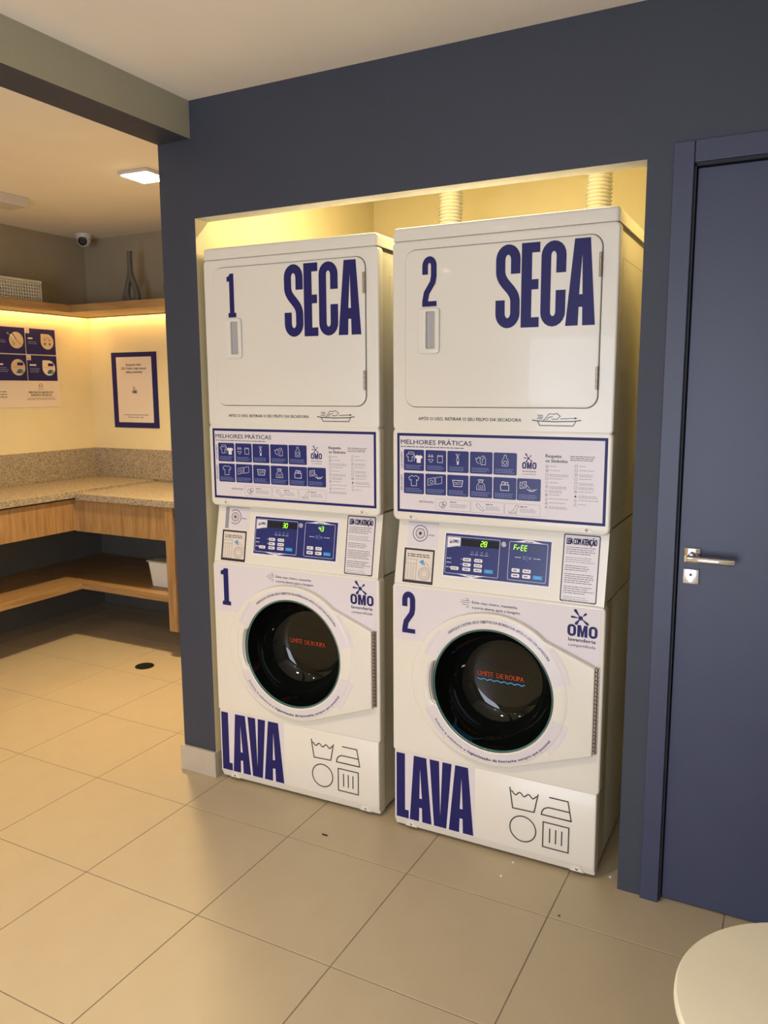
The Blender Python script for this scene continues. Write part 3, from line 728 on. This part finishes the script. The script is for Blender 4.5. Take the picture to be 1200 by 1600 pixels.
    def band(a0, a1, r0_, r1_, m, lay):
        n = 30; o = [(DCX+r0_*math.cos(math.radians(a0+(a1-a0)*k/n)), DCZ+r0_*math.sin(math.radians(a0+(a1-a0)*k/n))) for k in range(n+1)]
        o += [(DCX+r1_*math.cos(math.radians(a1+(a0-a1)*k/n)), DCZ+r1_*math.sin(math.radians(a1+(a0-a1)*k/n))) for k in range(n+1)]
        p.fill([o], m, lay)
    for q in ((14, 42, .256), (135, 158, .249), (203, 230, .249), (318, 344, .256)):
        p = Print(); band(q[0], q[1], .2405, q[2], m_stick, 1); p.build('curved_sticker', wd, (0, -.0314, 0))
    # stickers on the sloping ring
    def ringmap(o):
        for v in o.data.vertices:
            dx, dz = v.co.x-DCX, v.co.z-DCZ; r_ = math.hypot(dx, dz)
            f = min(1, max(0, (r_-.203)/.0335)); v.co.y += -(.0053-.004*f+.0005)
    for a0, a1 in ((14, 158), (203, 344)):
        p = Print()
        for q in range(4): band(a0, a1, .204+.0081*q, .204+.0081*(q+1), m_stick, 0)
        o = p.build('curved_sticker', wd, (0, -.0312, 0)); ringmap(o)
    p = Print()
    curved_text(p, 'VERIFIQUE E RETIRE SEUS OBJETOS DA BORRACHA APÓS O USO DA LAVADORA', DCX, DCZ, .2185, 83, 96, .0080, m_ink, .012, 1, True)
    o = p.build('lettering', wd, (0, -.0312, 0)); ringmap(o); p = Print()
    s0 = 'Solicite à zeladoria a '; s1 = 'higienização da borracha'; s2 = ' sempre que possível'
    curved_text(p, s0.strip(), DCX, DCZ, .2300, 231, 35, .0085, m_navy, .006, 1, False)
    curved_text(p, s1, DCX, DCZ, .2300, 271.5, 42, .0085, m_navy, .03, 1, False)
    curved_text(p, s2.strip(), DCX, DCZ, .2300, 310.5, 33, .0088, m_navy, .012, 1, False)
    o = p.build('lettering', wd, (0, -.0312, 0)); ringmap(o)
    # porthole glass
    bm = bmesh.new(); prof = [(.1945, -.030), (.1925, -.016), (.188, .010), (.178, .045), (.160, .078), (.138, .102), (.122, .112), (.105, .1165), (0, .1175)]
    lathe(bm, prof, 'y', (DCX, 0, DCZ), 96)
    for f in [f for f in bm.faces if len(f.verts) > 4 and f.calc_center_median().y < 0]: bm.faces.remove(f)
    gl = obj('door_glass', bm, m_glass, wd, smooth='all')
    bm = bmesh.new()
    for rr_, y_ in ((.1945, -.031),):
        n = 96; m_ = 8; rg = [[bm.verts.new((DCX+(rr_+.0024*math.cos(2*PI*j/m_))*math.cos(2*PI*k/n), y_+.0035*math.sin(2*PI*j/m_), DCZ+(rr_+.0024*math.cos(2*PI*j/m_))*math.sin(2*PI*k/n))) for j in range(m_)] for k in range(n)]
        for k in range(n):
            for j in range(m_): bm.faces.new((rg[k][j], rg[(k+1) % n][j], rg[(k+1) % n][(j+1) % m_], rg[k][(j+1) % m_]))
    obj('glass_rim', bm, m_teal, wd, smooth='all')
    p = Print()
    q0 = .250 if num == 2 else .249; qw = .160 if num == 2 else .152
    p.text('LIMITE  DE ROUPA', q0, .5475, q0+qw, .0165, m_orange, .02, 1)
    if num == 2:
        p.stroke([(q0-.002+(qw+.006)*k/60, .5330+.0045*abs(math.cos(k/60*PI*7))) for k in range(61)], .0035, m_wave, 1)
    p.build('fill_limit_mark', wd, (0, .1150, 0))
    # piano hinge
    bm = bmesh.new(); box(bm, .6645, .6785, -.0125, -.0085, .413, .682); 
    n = 22
    for k in range(n):
        a = .413+(.682-.413)*k/n; lathe(bm, [(.0055, a+.0015), (.0055, a+.0105)], 'z', (.6705, -.0155, 0), 10)
    obj('hinge', bm, m_hinge, t, smooth=True)
    # kick panel
    bm = bmesh.new(); prism(bm, [(.0, .014), (-.009, .040), (-.010, .044), (-.010, ZL-.006), (-.007, ZL-.0015), (.036, ZL-.0015), (.036, .014)], 'x', 0, W)
    es = [e for e in bm.edges if abs(e.verts[0].co.x-e.verts[1].co.x) < 1e-6 and min(v.co.y for v in e.verts) < .01 and max(v.co.y for v in e.verts) < .01]
    bmesh.ops.bevel(bm, geom=es, offset=.005, segments=3, affect='EDGES', profile=.5)
    kk = obj('kick_panel', bm, m_enamel, t, smooth=True)
    p = Print(); p.rect(.004, .292, .040, .279, m_stick, .3); lava(p, m_navy, 1)
    p.build('lettering', kk, (0, -.0102, 0))
    p = Print(); care_symbols(p); p.build('care_symbols', kk, (0, -.0102, 0))
    for sx in (.062, .629):
        bm = bmesh.new(); prism(bm, [(sx-.022, .017), (sx+.022, .017), (sx+.008, .034), (sx-.008, .034)], 'y', -.0085, .004); obj('screw_tab', bm, m_enamel, kk)
        bm = bmesh.new(); lathe(bm, [(0, -.0105), (.003, -.0102), (.0042, -.0095), (.0044, -.008)], 'y', (sx, 0, .025), 12); obj('screw', bm, m_screw, kk, smooth=True)
    for fx in (.06, W-.06):
        for fy in (.09, .64):
            bm = bmesh.new(); lathe(bm, [(.022, 0), (.022, .010), (.012, .015)], 'z', (fx, fy, 0), 16); obj('foot', bm, m_rubber, t, smooth=True)
    return t
G = 'stacked washer dryers in the niche'
stack(2, 'white stacked washer dryer numbered 2, right one of the pair, nearest the blue door', .837, .0092, .0059, ('28', 'FrEE', '85', .3985), G)
stack(1, 'white stacked washer dryer numbered 1, left one of the pair, next to the blue pillar', .0829, .008, .0275, ('30', '43', '', .4390), G)

# flexible exhaust ducts
def duct(label, x, y, lean):
    bm = bmesh.new(); prof = []; n = 80
    for k in range(n*2+1):
        z = 1.40+(ZC-.004-1.40)*k/(n*2); prof.append((.049 if k % 2 else .0405, z))
    lathe(bm, prof, 'z', (0, 0, 0), 28)
    for v in bm.verts:
        v.co.x += lean*(v.co.z-1.4)+.006*math.sin(v.co.z*9)
    o = obj('exhaust_duct', bm, m_foil, None); o.location = (x, y, 0); tag(o, label, 'duct', 'foil ducts behind the dryers')
    return o
duct('ribbed foil exhaust duct rising behind the middle of the two dryers', .690, .79, -.01)
duct('ribbed foil exhaust duct rising behind dryer 2 near the door side', 1.285, .79, -.015)
# niche lamp
nl = thing('ceiling_lamp', 'bare tube batten lamp fixed inside the niche above the machines, hidden by the lintel', 'lamp', (.90, .40, ZC))
obj('lamp_housing', B(-.47, .47, -.025, .025, -.03, 0, bev=.003), m_lampoff, nl)
obj('lamp_tube', B(-.45, .45, -.014, .014, -.05, -.03, bev=.006), mat('tube_glow', (1, 1, 1), .5, emit=(1, .85, .5), estr=4), nl)
area('niche_light', (.90, .40, ZC-.06), 1.0, P_NICHE, (1.0, .82, .46), sy=.05)

# ------------------------------------------------------------------ laundry nook furniture
CY, CX = .96, -1.765        # front planes of the back run and the left run
wt = thing('granite_worktop', 'speckled beige granite corner worktop with tall backsplash under the wall posters', 'countertop', (-1.9, 1.3, .865))
def W_(bm): 
    for v in bm.verts: v.co -= Vector((-1.9, 1.3, .865))
    return bm
obj('slab', W_(B(XL+.0015, CX, -1.2, CY, .866, .9055, bev=.002, seg=1)), m_granite, wt)
bm = bmesh.new(); prism(bm, [(XL+.0015, CY), (CX, CY), (CX-.02, YB-.0015), (XL+.0015, YB-.0015)], 'z', .866, .9055); obj('slab', W_(bm), m_granite, wt)
bm = bmesh.new(); prism(bm, [(CX+.0005, CY-.0005), (PX-.002, CY-.0005), (PX-.002, YB-.0015), (CX-.0195, YB-.0015)], 'z', .856, .8925); obj('slab', W_(bm), m_granite, wt)
obj('backsplash', W_(B(XL+.02, PX-.002, YB-.02, YB-.0015, .906, 1.100, bev=.001, seg=1)), m_granite, wt)
obj('backsplash', W_(B(XL+.0015, XL+.02, -1.2, YB-.0015, .906, 1.100, bev=.001, seg=1)), m_granite, wt)
bs = thing('open_counter_base', 'oak corner base with deep apron and open lower shelf carrying the granite', 'cabinet', (-1.9, 1.3, .155))
def BS(bm):
    for v in bm.verts: v.co -= Vector((-1.9, 1.3, .155))
    return bm
obj('apron', BS(B(CX-.045, CX-.025, -1.2, CY+.014, .672, .855)), m_woodv, bs)
obj('apron', BS(B(CX-.025, -1.083, CY+.015, CY+.035, .666, .855)), m_woodv, bs)
obj('shelf_board', BS(B(XL+.002, CX-.01, -1.2, CY+.02, .314, .3545, bev=.001, seg=1)), m_woody, bs)
obj('shelf_board', BS(B(XL+.002, -1.07, CY+.0205, YB-.002, .314, .3545, bev=.001, seg=1)), m_woodx, bs)
obj('end_panel', BS(B(-1.082, -1.0235, CY+.005, YB-.002, .154, .855, bev=.001, seg=1)), m_woodv, bs)
cb = thing('oak_cupboard', 'closed oak cupboard under the granite, right of the open base, mostly behind the pillar', 'cabinet', (-.6, 1.3, .155))
def CB(bm):
    for v in bm.verts: v.co -= Vector((-.6, 1.3, .155))
    return bm
obj('carcass', CB(B(-1.018, PX-.02, CY+.03, YB-.002, .155, .83)), m_woodv, cb)
for k in range(2):
    a = -1.011+.446*k; obj('door', CB(B(a, a+.442, CY+.008, CY+.028, .155, .836, bev=.001, seg=1)), m_woodv, cb)
# high shelf with light strip
hs = thing('corner_wall_shelf', 'thick oak corner shelf high on the wall with warm light strip beneath', 'shelf', (-2.2, 1.5, 1.965))
def HS(bm):
    for v in bm.verts: v.co -= Vector((-2.2, 1.5, 1.965))
    return bm
SX, SY = -2.07, 1.27
obj('shelf_board', HS(B(XL+.06, SX, -1.2, SY, 1.965, 2.010, bev=.001, seg=1)), m_woody, hs)
bm = bmesh.new(); box(bm, XL+.06, PX-.002, SY+.0005, YB-.06, 1.965, 2.010, bev=.001, seg=1); obj('shelf_board', HS(bm), m_woodx, hs)
bm = bmesh.new(); box(bm, XL, PX-.002, YB-.0605, YB, 1.988, 2.010); box(bm, XL, XL+.0605, -1.2, YB-.06, 1.988, 2.010); obj('back_strip', HS(bm), m_woodx, hs)
bm = bmesh.new(); box(bm, XL+.0585, PX-.01, YB-.066, YB-.0605, 1.960, 1.9655); box(bm, XL+.0605, XL+.066, -1.2, YB-.06, 1.960, 1.9655); obj('light_channel', HS(bm), mat('channel_brown', (.20, .11, .04), .5), hs)
obj('led_strip', HS(B(XL+.045, PX-.01, YB-.045, YB-.033, 1.976, 1.986)), m_led, hs)
obj('led_strip', HS(B(XL+.033, XL+.045, -1.2, YB-.045, 1.976, 1.986)), m_led, hs)

# bin on the lower shelf
bn = thing('storage_bin', 'small white plastic bin with grey lid on the lower oak shelf', 'box', (-1.224, 1.19, .3555))
bm = bmesh.new()
def taper(bm, wx, wy, z0, z1, k, th):
    def ring(f, z, inset=0): return [bm.verts.new((sx*(wx/2*f-inset), sy*(wy/2*f-inset), z)) for sx, sy in ((-1, -1), (1, -1), (1, 1), (-1, 1))]
    R = [ring(k, z0), ring(1, z1), ring(1, z1, th), ring(k, z0+th, th)]
    bm.faces.new(R[0][::-1]); bm.faces.new(R[3])
    for a, b in zip(R, R[1:]):
        for i in range(4): bm.faces.new((a[i], a[(i+1) % 4], b[(i+1) % 4], b[i]))
taper(bm, .27, .19, 0, .143, .88, .003)
bmesh.ops.bevel(bm, geom=[e for e in bm.edges if abs(e.verts[0].co.z-e.verts[1].co.z) > .1], offset=.012, segments=3, affect='EDGES')
obj('bin_body', bm, m_bin, bn, smooth=True)
obj('lid', B(-.139, .139, -.098, .098, .143, .152, bev=.004), m_lid, bn, smooth=True)

# vases: bottle with a teardrop hole
def vase(label, x, y, z, s=1.0, kind=0):
    if kind == 0:
        outer = [(-.068, .009), (.066, .009), (.070, .03), (.066, .055), (.052, .092), (.031, .137), (.011, .180), (.0055, .210), (.0045, .306), (.007, .313), (-.007, .313), (-.0045, .306), (-.0055, .210), (-.015, .172), (-.038, .115), (-.059, .07), (-.070, .03)]
        hole = [(.012, .014), (.032, .030), (.040, .058), (.034, .092), (.016, .135), (.001, .156), (-.016, .130), (-.030, .082), (-.028, .042), (-.010, .016)]
        V, Fc = curve_mesh([outer, hole], extrude=.006, bevel=.009, res=4)
        bm = bmesh.new(); vs = [bm.verts.new((v[0]*.86, -v[2], .010+v[1]*.96)) for v in V]
        for f in Fc:
            try: bm.faces.new([vs[i] for i in f])
            except ValueError: pass
        bmesh.ops.remove_doubles(bm, verts=bm.verts, dist=1e-6)
    else:
        bm = bmesh.new(); lathe(bm, [(0, 0), (.05, 0), (.075, .03), (.085, .08), (.075, .135), (.045, .175), (.022, .20), (.016, .235), (.020, .25), (.012, .25), (.008, .2)], 'z')
    o = obj('vase', bm, m_vase, None, smooth='all'); o.location = (x, y, z); tag(o, label, 'vase', 'grey vases on the high shelf')
    return o
vase('grey ceramic vase with narrow neck and teardrop hole standing on the high shelf', -1.737, 1.455, 2.010)
vase('round grey vase on the high shelf, nearly hidden by the blue pillar edge', -1.365, 1.46, 2.010, kind=1)

# perforated basket on the shelf
bk = thing('plastic_basket', 'pale perforated plastic basket at the left end of the high shelf', 'basket', (-2.19, .92, 2.010))
bx, by0, by1, bz = .075, -.20, .185, .112
bm = bmesh.new()
for s in (1, -1):
    X = bx*s; n = 22
    for k in range(n+1):
        y = by0+(by1-by0)*k/n; box(bm, X-.002, X+.002, y-.0028, y+.0028, .004, bz)
    for k in range(6): z = .012+k*.0185; box(bm, X-.0018, X+.0018, by0, by1, z-.003, z+.003)
for Y in (by0, by1):
    for k in range(9): x = -bx+2*bx*k/8; box(bm, x-.0042, x+.0042, Y-.002, Y+.002, .004, bz)
    for k in range(6): z = .012+k*.0185; box(bm, -bx, bx, Y-.0018, Y+.0018, z-.0042, z+.0042)
box(bm, -bx, bx, by0, by1, 0, .004)
ob = obj('basket_wall', bm, m_basket, bk)
bm = bmesh.new()
for a in ((-bx-.006, -bx+.002, by0-.006, by1+.006), (bx-.002, bx+.006, by0-.006, by1+.006), (-bx, bx, by0-.006, by0+.002), (-bx, bx, by1-.002, by1+.006)): box(bm, *a, bz, bz+.014, bev=.002)
obj('rim', bm, m_basket, bk)

# QR code sign (code itself left out)
qs = thing('wall_sign', 'portrait navy-framed paper sign on the back wall of the counter nook', 'sign', (-1.939, YB, 1.49))
obj('backing', B(-.1995, .1995, -.004, 0, -.2485, .2455), m_navy, qs)
p = Print(); p.fill([rr(-.156, .157, -.213, .215, .006, 3)], m_paper, 1)
p.text('Escaneie este', -.068, .158, .066, .0155, m_ink, .012, 2); p.text('QR Code e veja nossos', -.112, .134, .110, .0155, m_ink, .012, 2); p.text('vídeos tutoriais', -.073, .110, .073, .0155, m_ink, .012, 2)
omo(p, -.022, .022, -.022, .026, m_navy, lay=2)
p.lines(-.105, .110, -.165, 1, .01, .004, m_greyink, 2, 4, .02); p.lines(-.070, .075, -.181, 1, .01, .004, m_greyink, 2, 5, .02)
p.build('printed_sheet', qs, (0, -.0042, 0))

# instruction poster on the left wall
ip = thing('instruction_poster', 'wide paper poster of numbered washing steps on the left wall above the granite', 'poster', (XL+.0015, .9, 1.63))
obj('backing', B(0, .003, -1.25, .482, -.245, .256), m_paper, ip)
p = Print()
rows = ((.018, .238, 0), (-.140+.0, .010, 1))
zt = [(.084, .243), (-.080, .078)]
for r_, (za, zb) in enumerate(zt):
    for c in range(4):
        b = .462-c*.2235; a = b-.2195
        if c == 3: a -= .0
        p.rect(a, b, za, zb, m_navy, 1)
        cx, cz = b-.058, (za+zb)/2+.002; cx = b-.062
        if c == 0:
            p.fill([[(cx-.045, cz+.048), (cx, cz+.048)]+arc(cx, cz, .048, 90, -180, 26)], m_paper if r_ else m_skin, 2)
        else: p.fill([circ(cx, cz, .050, 32)], m_skin, 2)
        if r_ == 0 and c == 0:
            for s in (-1, 1): p.rect(cx+s*.018-.007, cx+s*.018+.007, cz+.006, cz+.012, m_greyink, 3); p.fill([circ(cx+s*.018, cz-.014, .008, 14)], m_greyink, 3)
            p.lines(cx-.03, cx+.03, cz+.026, 2, .008, .002, m_greyink, 3, 4, .3)
        elif r_ == 0:
            p.stroke([(cx-.03, cz+.048), (cx, cz)], .006, m_ink, 3); p.stroke([(cx, cz), (cx+.045, cz-.032)], .003, m_greyink, 3)
            p.poly([(cx-.045, cz+.030), (cx-.028, cz+.038), (cx+.010, cz+.002), (cx-.004, cz-.006)], m_paper, 3); p.stroke([(cx-.03, cz-.006), (cx-.012, cz-.022), (cx-.022, cz-.030)], .003, m_greyink, 3, closed=True)
            p.poly([(cx-.066, cz+.040), (cx-.052, cz+.047), (cx-.050, cz+.030)], m_ltink, 3)
        else:
            p.rect(cx-.006, cx+.036, cz+.012, cz+.030, m_navy, 3); p.stroke([(cx-.045, cz+.002), (cx+.045, cz+.002)], .002, m_orange, 3)
            p.fill([arc(cx+.012, cz-.036, .026, 0, 180, 14)], m_printblue, 3); p.poly([(cx+.014, cz-.034), (cx+.036, cz-.034), (cx+.034, cz-.014), (cx+.022, cz-.010)], m_printgreen, 3.3)
        p.rect(a-.004, a+.029, zb-.031, zb-.001, m_paper, 2); p.text(str(3*(r_+1)-c) if c < 3 else '0', a+.007, zb-.027, a+.017, .018, m_greyink, 0, 3) if c < 3 else None
        s_ = {(0, 0): 'ABRA', (1, 0): 'PRONTO', (0, 1): 'TECLE', (1, 1): 'ESCOLHA'}.get((r_, c))
        p.lines(a+.016, a+.050+.014*r_, cz+.012, 1, .01, .009, m_pale, 3, c+r_*7, .02)
        p.lines(a+.016, a+.095, cz-.006, 2+r_, .011, .003, m_paleblue, 3, c*3+r_, .25)
# head icon and help text
p.stroke(arc(.330, -.110, .012, -40, 220, 14), .003, m_greyink, 1); p.stroke([(.322, -.122), (.322, -.108)], .004, m_greyink, 1); p.stroke([(.338, -.122), (.338, -.108)], .004, m_greyink, 1)
p.stroke([(.310, -.136), (.316, -.129), (.344, -.129), (.350, -.136)], .002, m_greyink, 1)
p.text('PRECISA DE AJUDA DO', .240, -.158, .420, .0115, m_ink, .02, 1); p.text('SUPORTE TÉCNICO?', .254, -.176, .408, .0115, m_ink, .02, 1)
p.lines(.232, .428, -.190, 1, .01, .0028, m_greyink, 1, 3, .02); p.lines(.222, .438, -.199, 1, .01, .0028, m_greyink, 1, 6, .02)
p.lines(-.05, .09, -.150, 3, .016, .005, m_greyink, 1, 8, .05)
p.build('printed_sheet', ip, (.0032, 0, 0), (0, 1, 0), (0, 0, 1), (1, 0, 0))

# ceiling fittings of the nook
lp = thing('ceiling_lamp', 'lit square ceiling lamp beside the top of the blue pillar', 'lamp', (-.766, .618, ZC), .05, 'square ceiling lamps')
obj('lamp_frame', B(-.085, .085, -.085, .085, -.016, 0, bev=.004), m_lampoff, lp)
obj('diffuser', B(-.074, .074, -.074, .074, -.020, -.015, bev=.001), m_lampon, lp)
area('nook_lamp_light', (-.766, .618, ZC-.024), .14, P_NOOK, WARM, sy=.14, spread=SPREAD)
lo = thing('ceiling_lamp', 'unlit square surface ceiling lamp left of the lit one', 'lamp', (-1.72, .60, ZC), 0, 'square ceiling lamps')
obj('lamp_frame', B(-.08, .08, -.085, .085, -.045, 0, bev=.004), m_lampoff, lo)
obj('diffuser', B(-.07, .07, -.075, .075, -.0475, -.043, bev=.001), m_camdome, lo)
dc = thing('security_camera', 'small white dome security camera in the ceiling corner of the nook', 'camera', (-2.17, 1.50, ZC), .0)
bm = bmesh.new(); lathe(bm, [(.050, 0), (.050, -.022), (.046, -.028), (.040, -.028)], 'z', (0, 0, 0), 32); obj('camera_base', bm, m_camdome, dc, smooth=True)
bm = bmesh.new(); bmesh.ops.create_uvsphere(bm, u_segments=32, v_segments=20, radius=.042)
for v in bm.verts: v.co.z -= .036
obj('camera_ball', bm, m_camdome, dc, smooth='all')
d = Vector((.55, -.78, -.30)).normalized()
bm = bmesh.new(); lathe(bm, [(.027, 0), (.027, .006), (.020, .009), (.010, .008), (0, .008)], 'z', (0, 0, 0), 24)
q = d.to_track_quat('Z', 'Y').to_matrix().to_4x4(); q.translation = Vector((0, 0, -.036))+d*.036
bmesh.ops.transform(bm, matrix=q, verts=bm.verts); obj('lens', bm, m_lens, dc, smooth=True)

# main room ceiling lamps (out of frame above and behind the photographer)
for lab, x, y, pw in (('lit square ceiling lamp in front of the machines', .60, -1.65, P_MAIN), ('lit square ceiling lamp behind the photographer, right', 1.0, -3.5, P_MAIN2),
                      ('lit square ceiling lamp behind the photographer, left', -1.1, -3.4, P_MAIN2), ('lit square ceiling lamp over the left side floor', -1.15, -1.7, P_MAIN2)):
    l_ = thing('ceiling_lamp', lab, 'lamp', (x, y, ZC), 0, 'square ceiling lamps')
    obj('lamp_frame', B(-.085, .085, -.085, .085, -.016, 0, bev=.004), m_lampoff, l_)
    obj('diffuser', B(-.074, .074, -.074, .074, -.020, -.015, bev=.001), m_lampon, l_)
    area('room_lamp_light', (x, y, ZC-.024), .14, pw, NEUT if x > 0 else WARM, sy=.14, spread=SPREAD)

# ------------------------------------------------------------------ floor items
dn = thing('floor_drain', 'small round black floor drain between counter and pillar', 'drain', (-1.111, .793, 0))
bm = bmesh.new(); lathe(bm, [(.050, 0), (.050, .003), (.046, .0045), (.040, .003), (.036, .003), (0, .0035)], 'z', (0, 0, 0), 32); obj('rim', bm, m_drain, dn, smooth=True)
bm = bmesh.new()
for k in range(-3, 4): h_ = math.sqrt(.034**2-(k*.010)**2); box(bm, k*.010-.0028, k*.010+.0028, -h_, h_, .003, .0055)
obj('grate', bm, mat('drain_steel', (.12, .12, .12), .25, metal=.8), dn)

tb = thing('round_side_table', 'cream round table top at the lower right corner before the door', 'table', (2.1105, -.936, 0))
bm = bmesh.new(); lathe(bm, [(0, .475), (.232, .475), (.2415, .479), (.2444, .487), (.2438, .496), (.240, .4995), (.236, .500), (0, .500)], 'z', (0, 0, 0), 96); obj('table_top', bm, m_top, tb, smooth=True)
bm = bmesh.new(); lathe(bm, [(.02, .012), (.02, .475)], 'z', (0, 0, 0), 24); obj('pedestal', bm, m_silver, tb, smooth=True)
bm = bmesh.new(); lathe(bm, [(.15, 0), (.15, .006), (.14, .012), (.02, .014)], 'z', (0, 0, 0), 48); obj('base', bm, m_silver, tb, smooth=True)

def scrap(label, x, y, s, m, seed, dark=False):
    rn = random.Random(seed); bm = bmesh.new()
    pts = [(s*rn.uniform(.6, 1.1)*math.cos(2*PI*k/7)*(1.8 if dark else 1), s*rn.uniform(.6, 1.1)*math.sin(2*PI*k/7)*(.5 if dark else 1)) for k in range(7)]
    prism(bm, pts, 'z', 0, s*.35)
    o = obj('floor_scrap', bm, m, None); o.location = (x, y, 0); tag(o, label, 'scrap', 'scraps on the floor')
scrap('white scrap on the tiles a little in front of machine 2', 1.2585, -.0995, .0055, m_pale, 1)
scrap('tiny white scrap at the foot of machine 2', 1.268, -.015, .0045, m_pale, 2)
scrap('white scrap on the floor between machine 2 and the wall end', 1.56, .05, .006, m_pale, 3)
scrap('dark fluff sliver on the tiles in front of the gap between machines', .652, -.155, .008, m_black, 4, True)
scrap('dark speck on the tiles at right before the blue wall', 1.47, -.2, .004, m_black, 5)
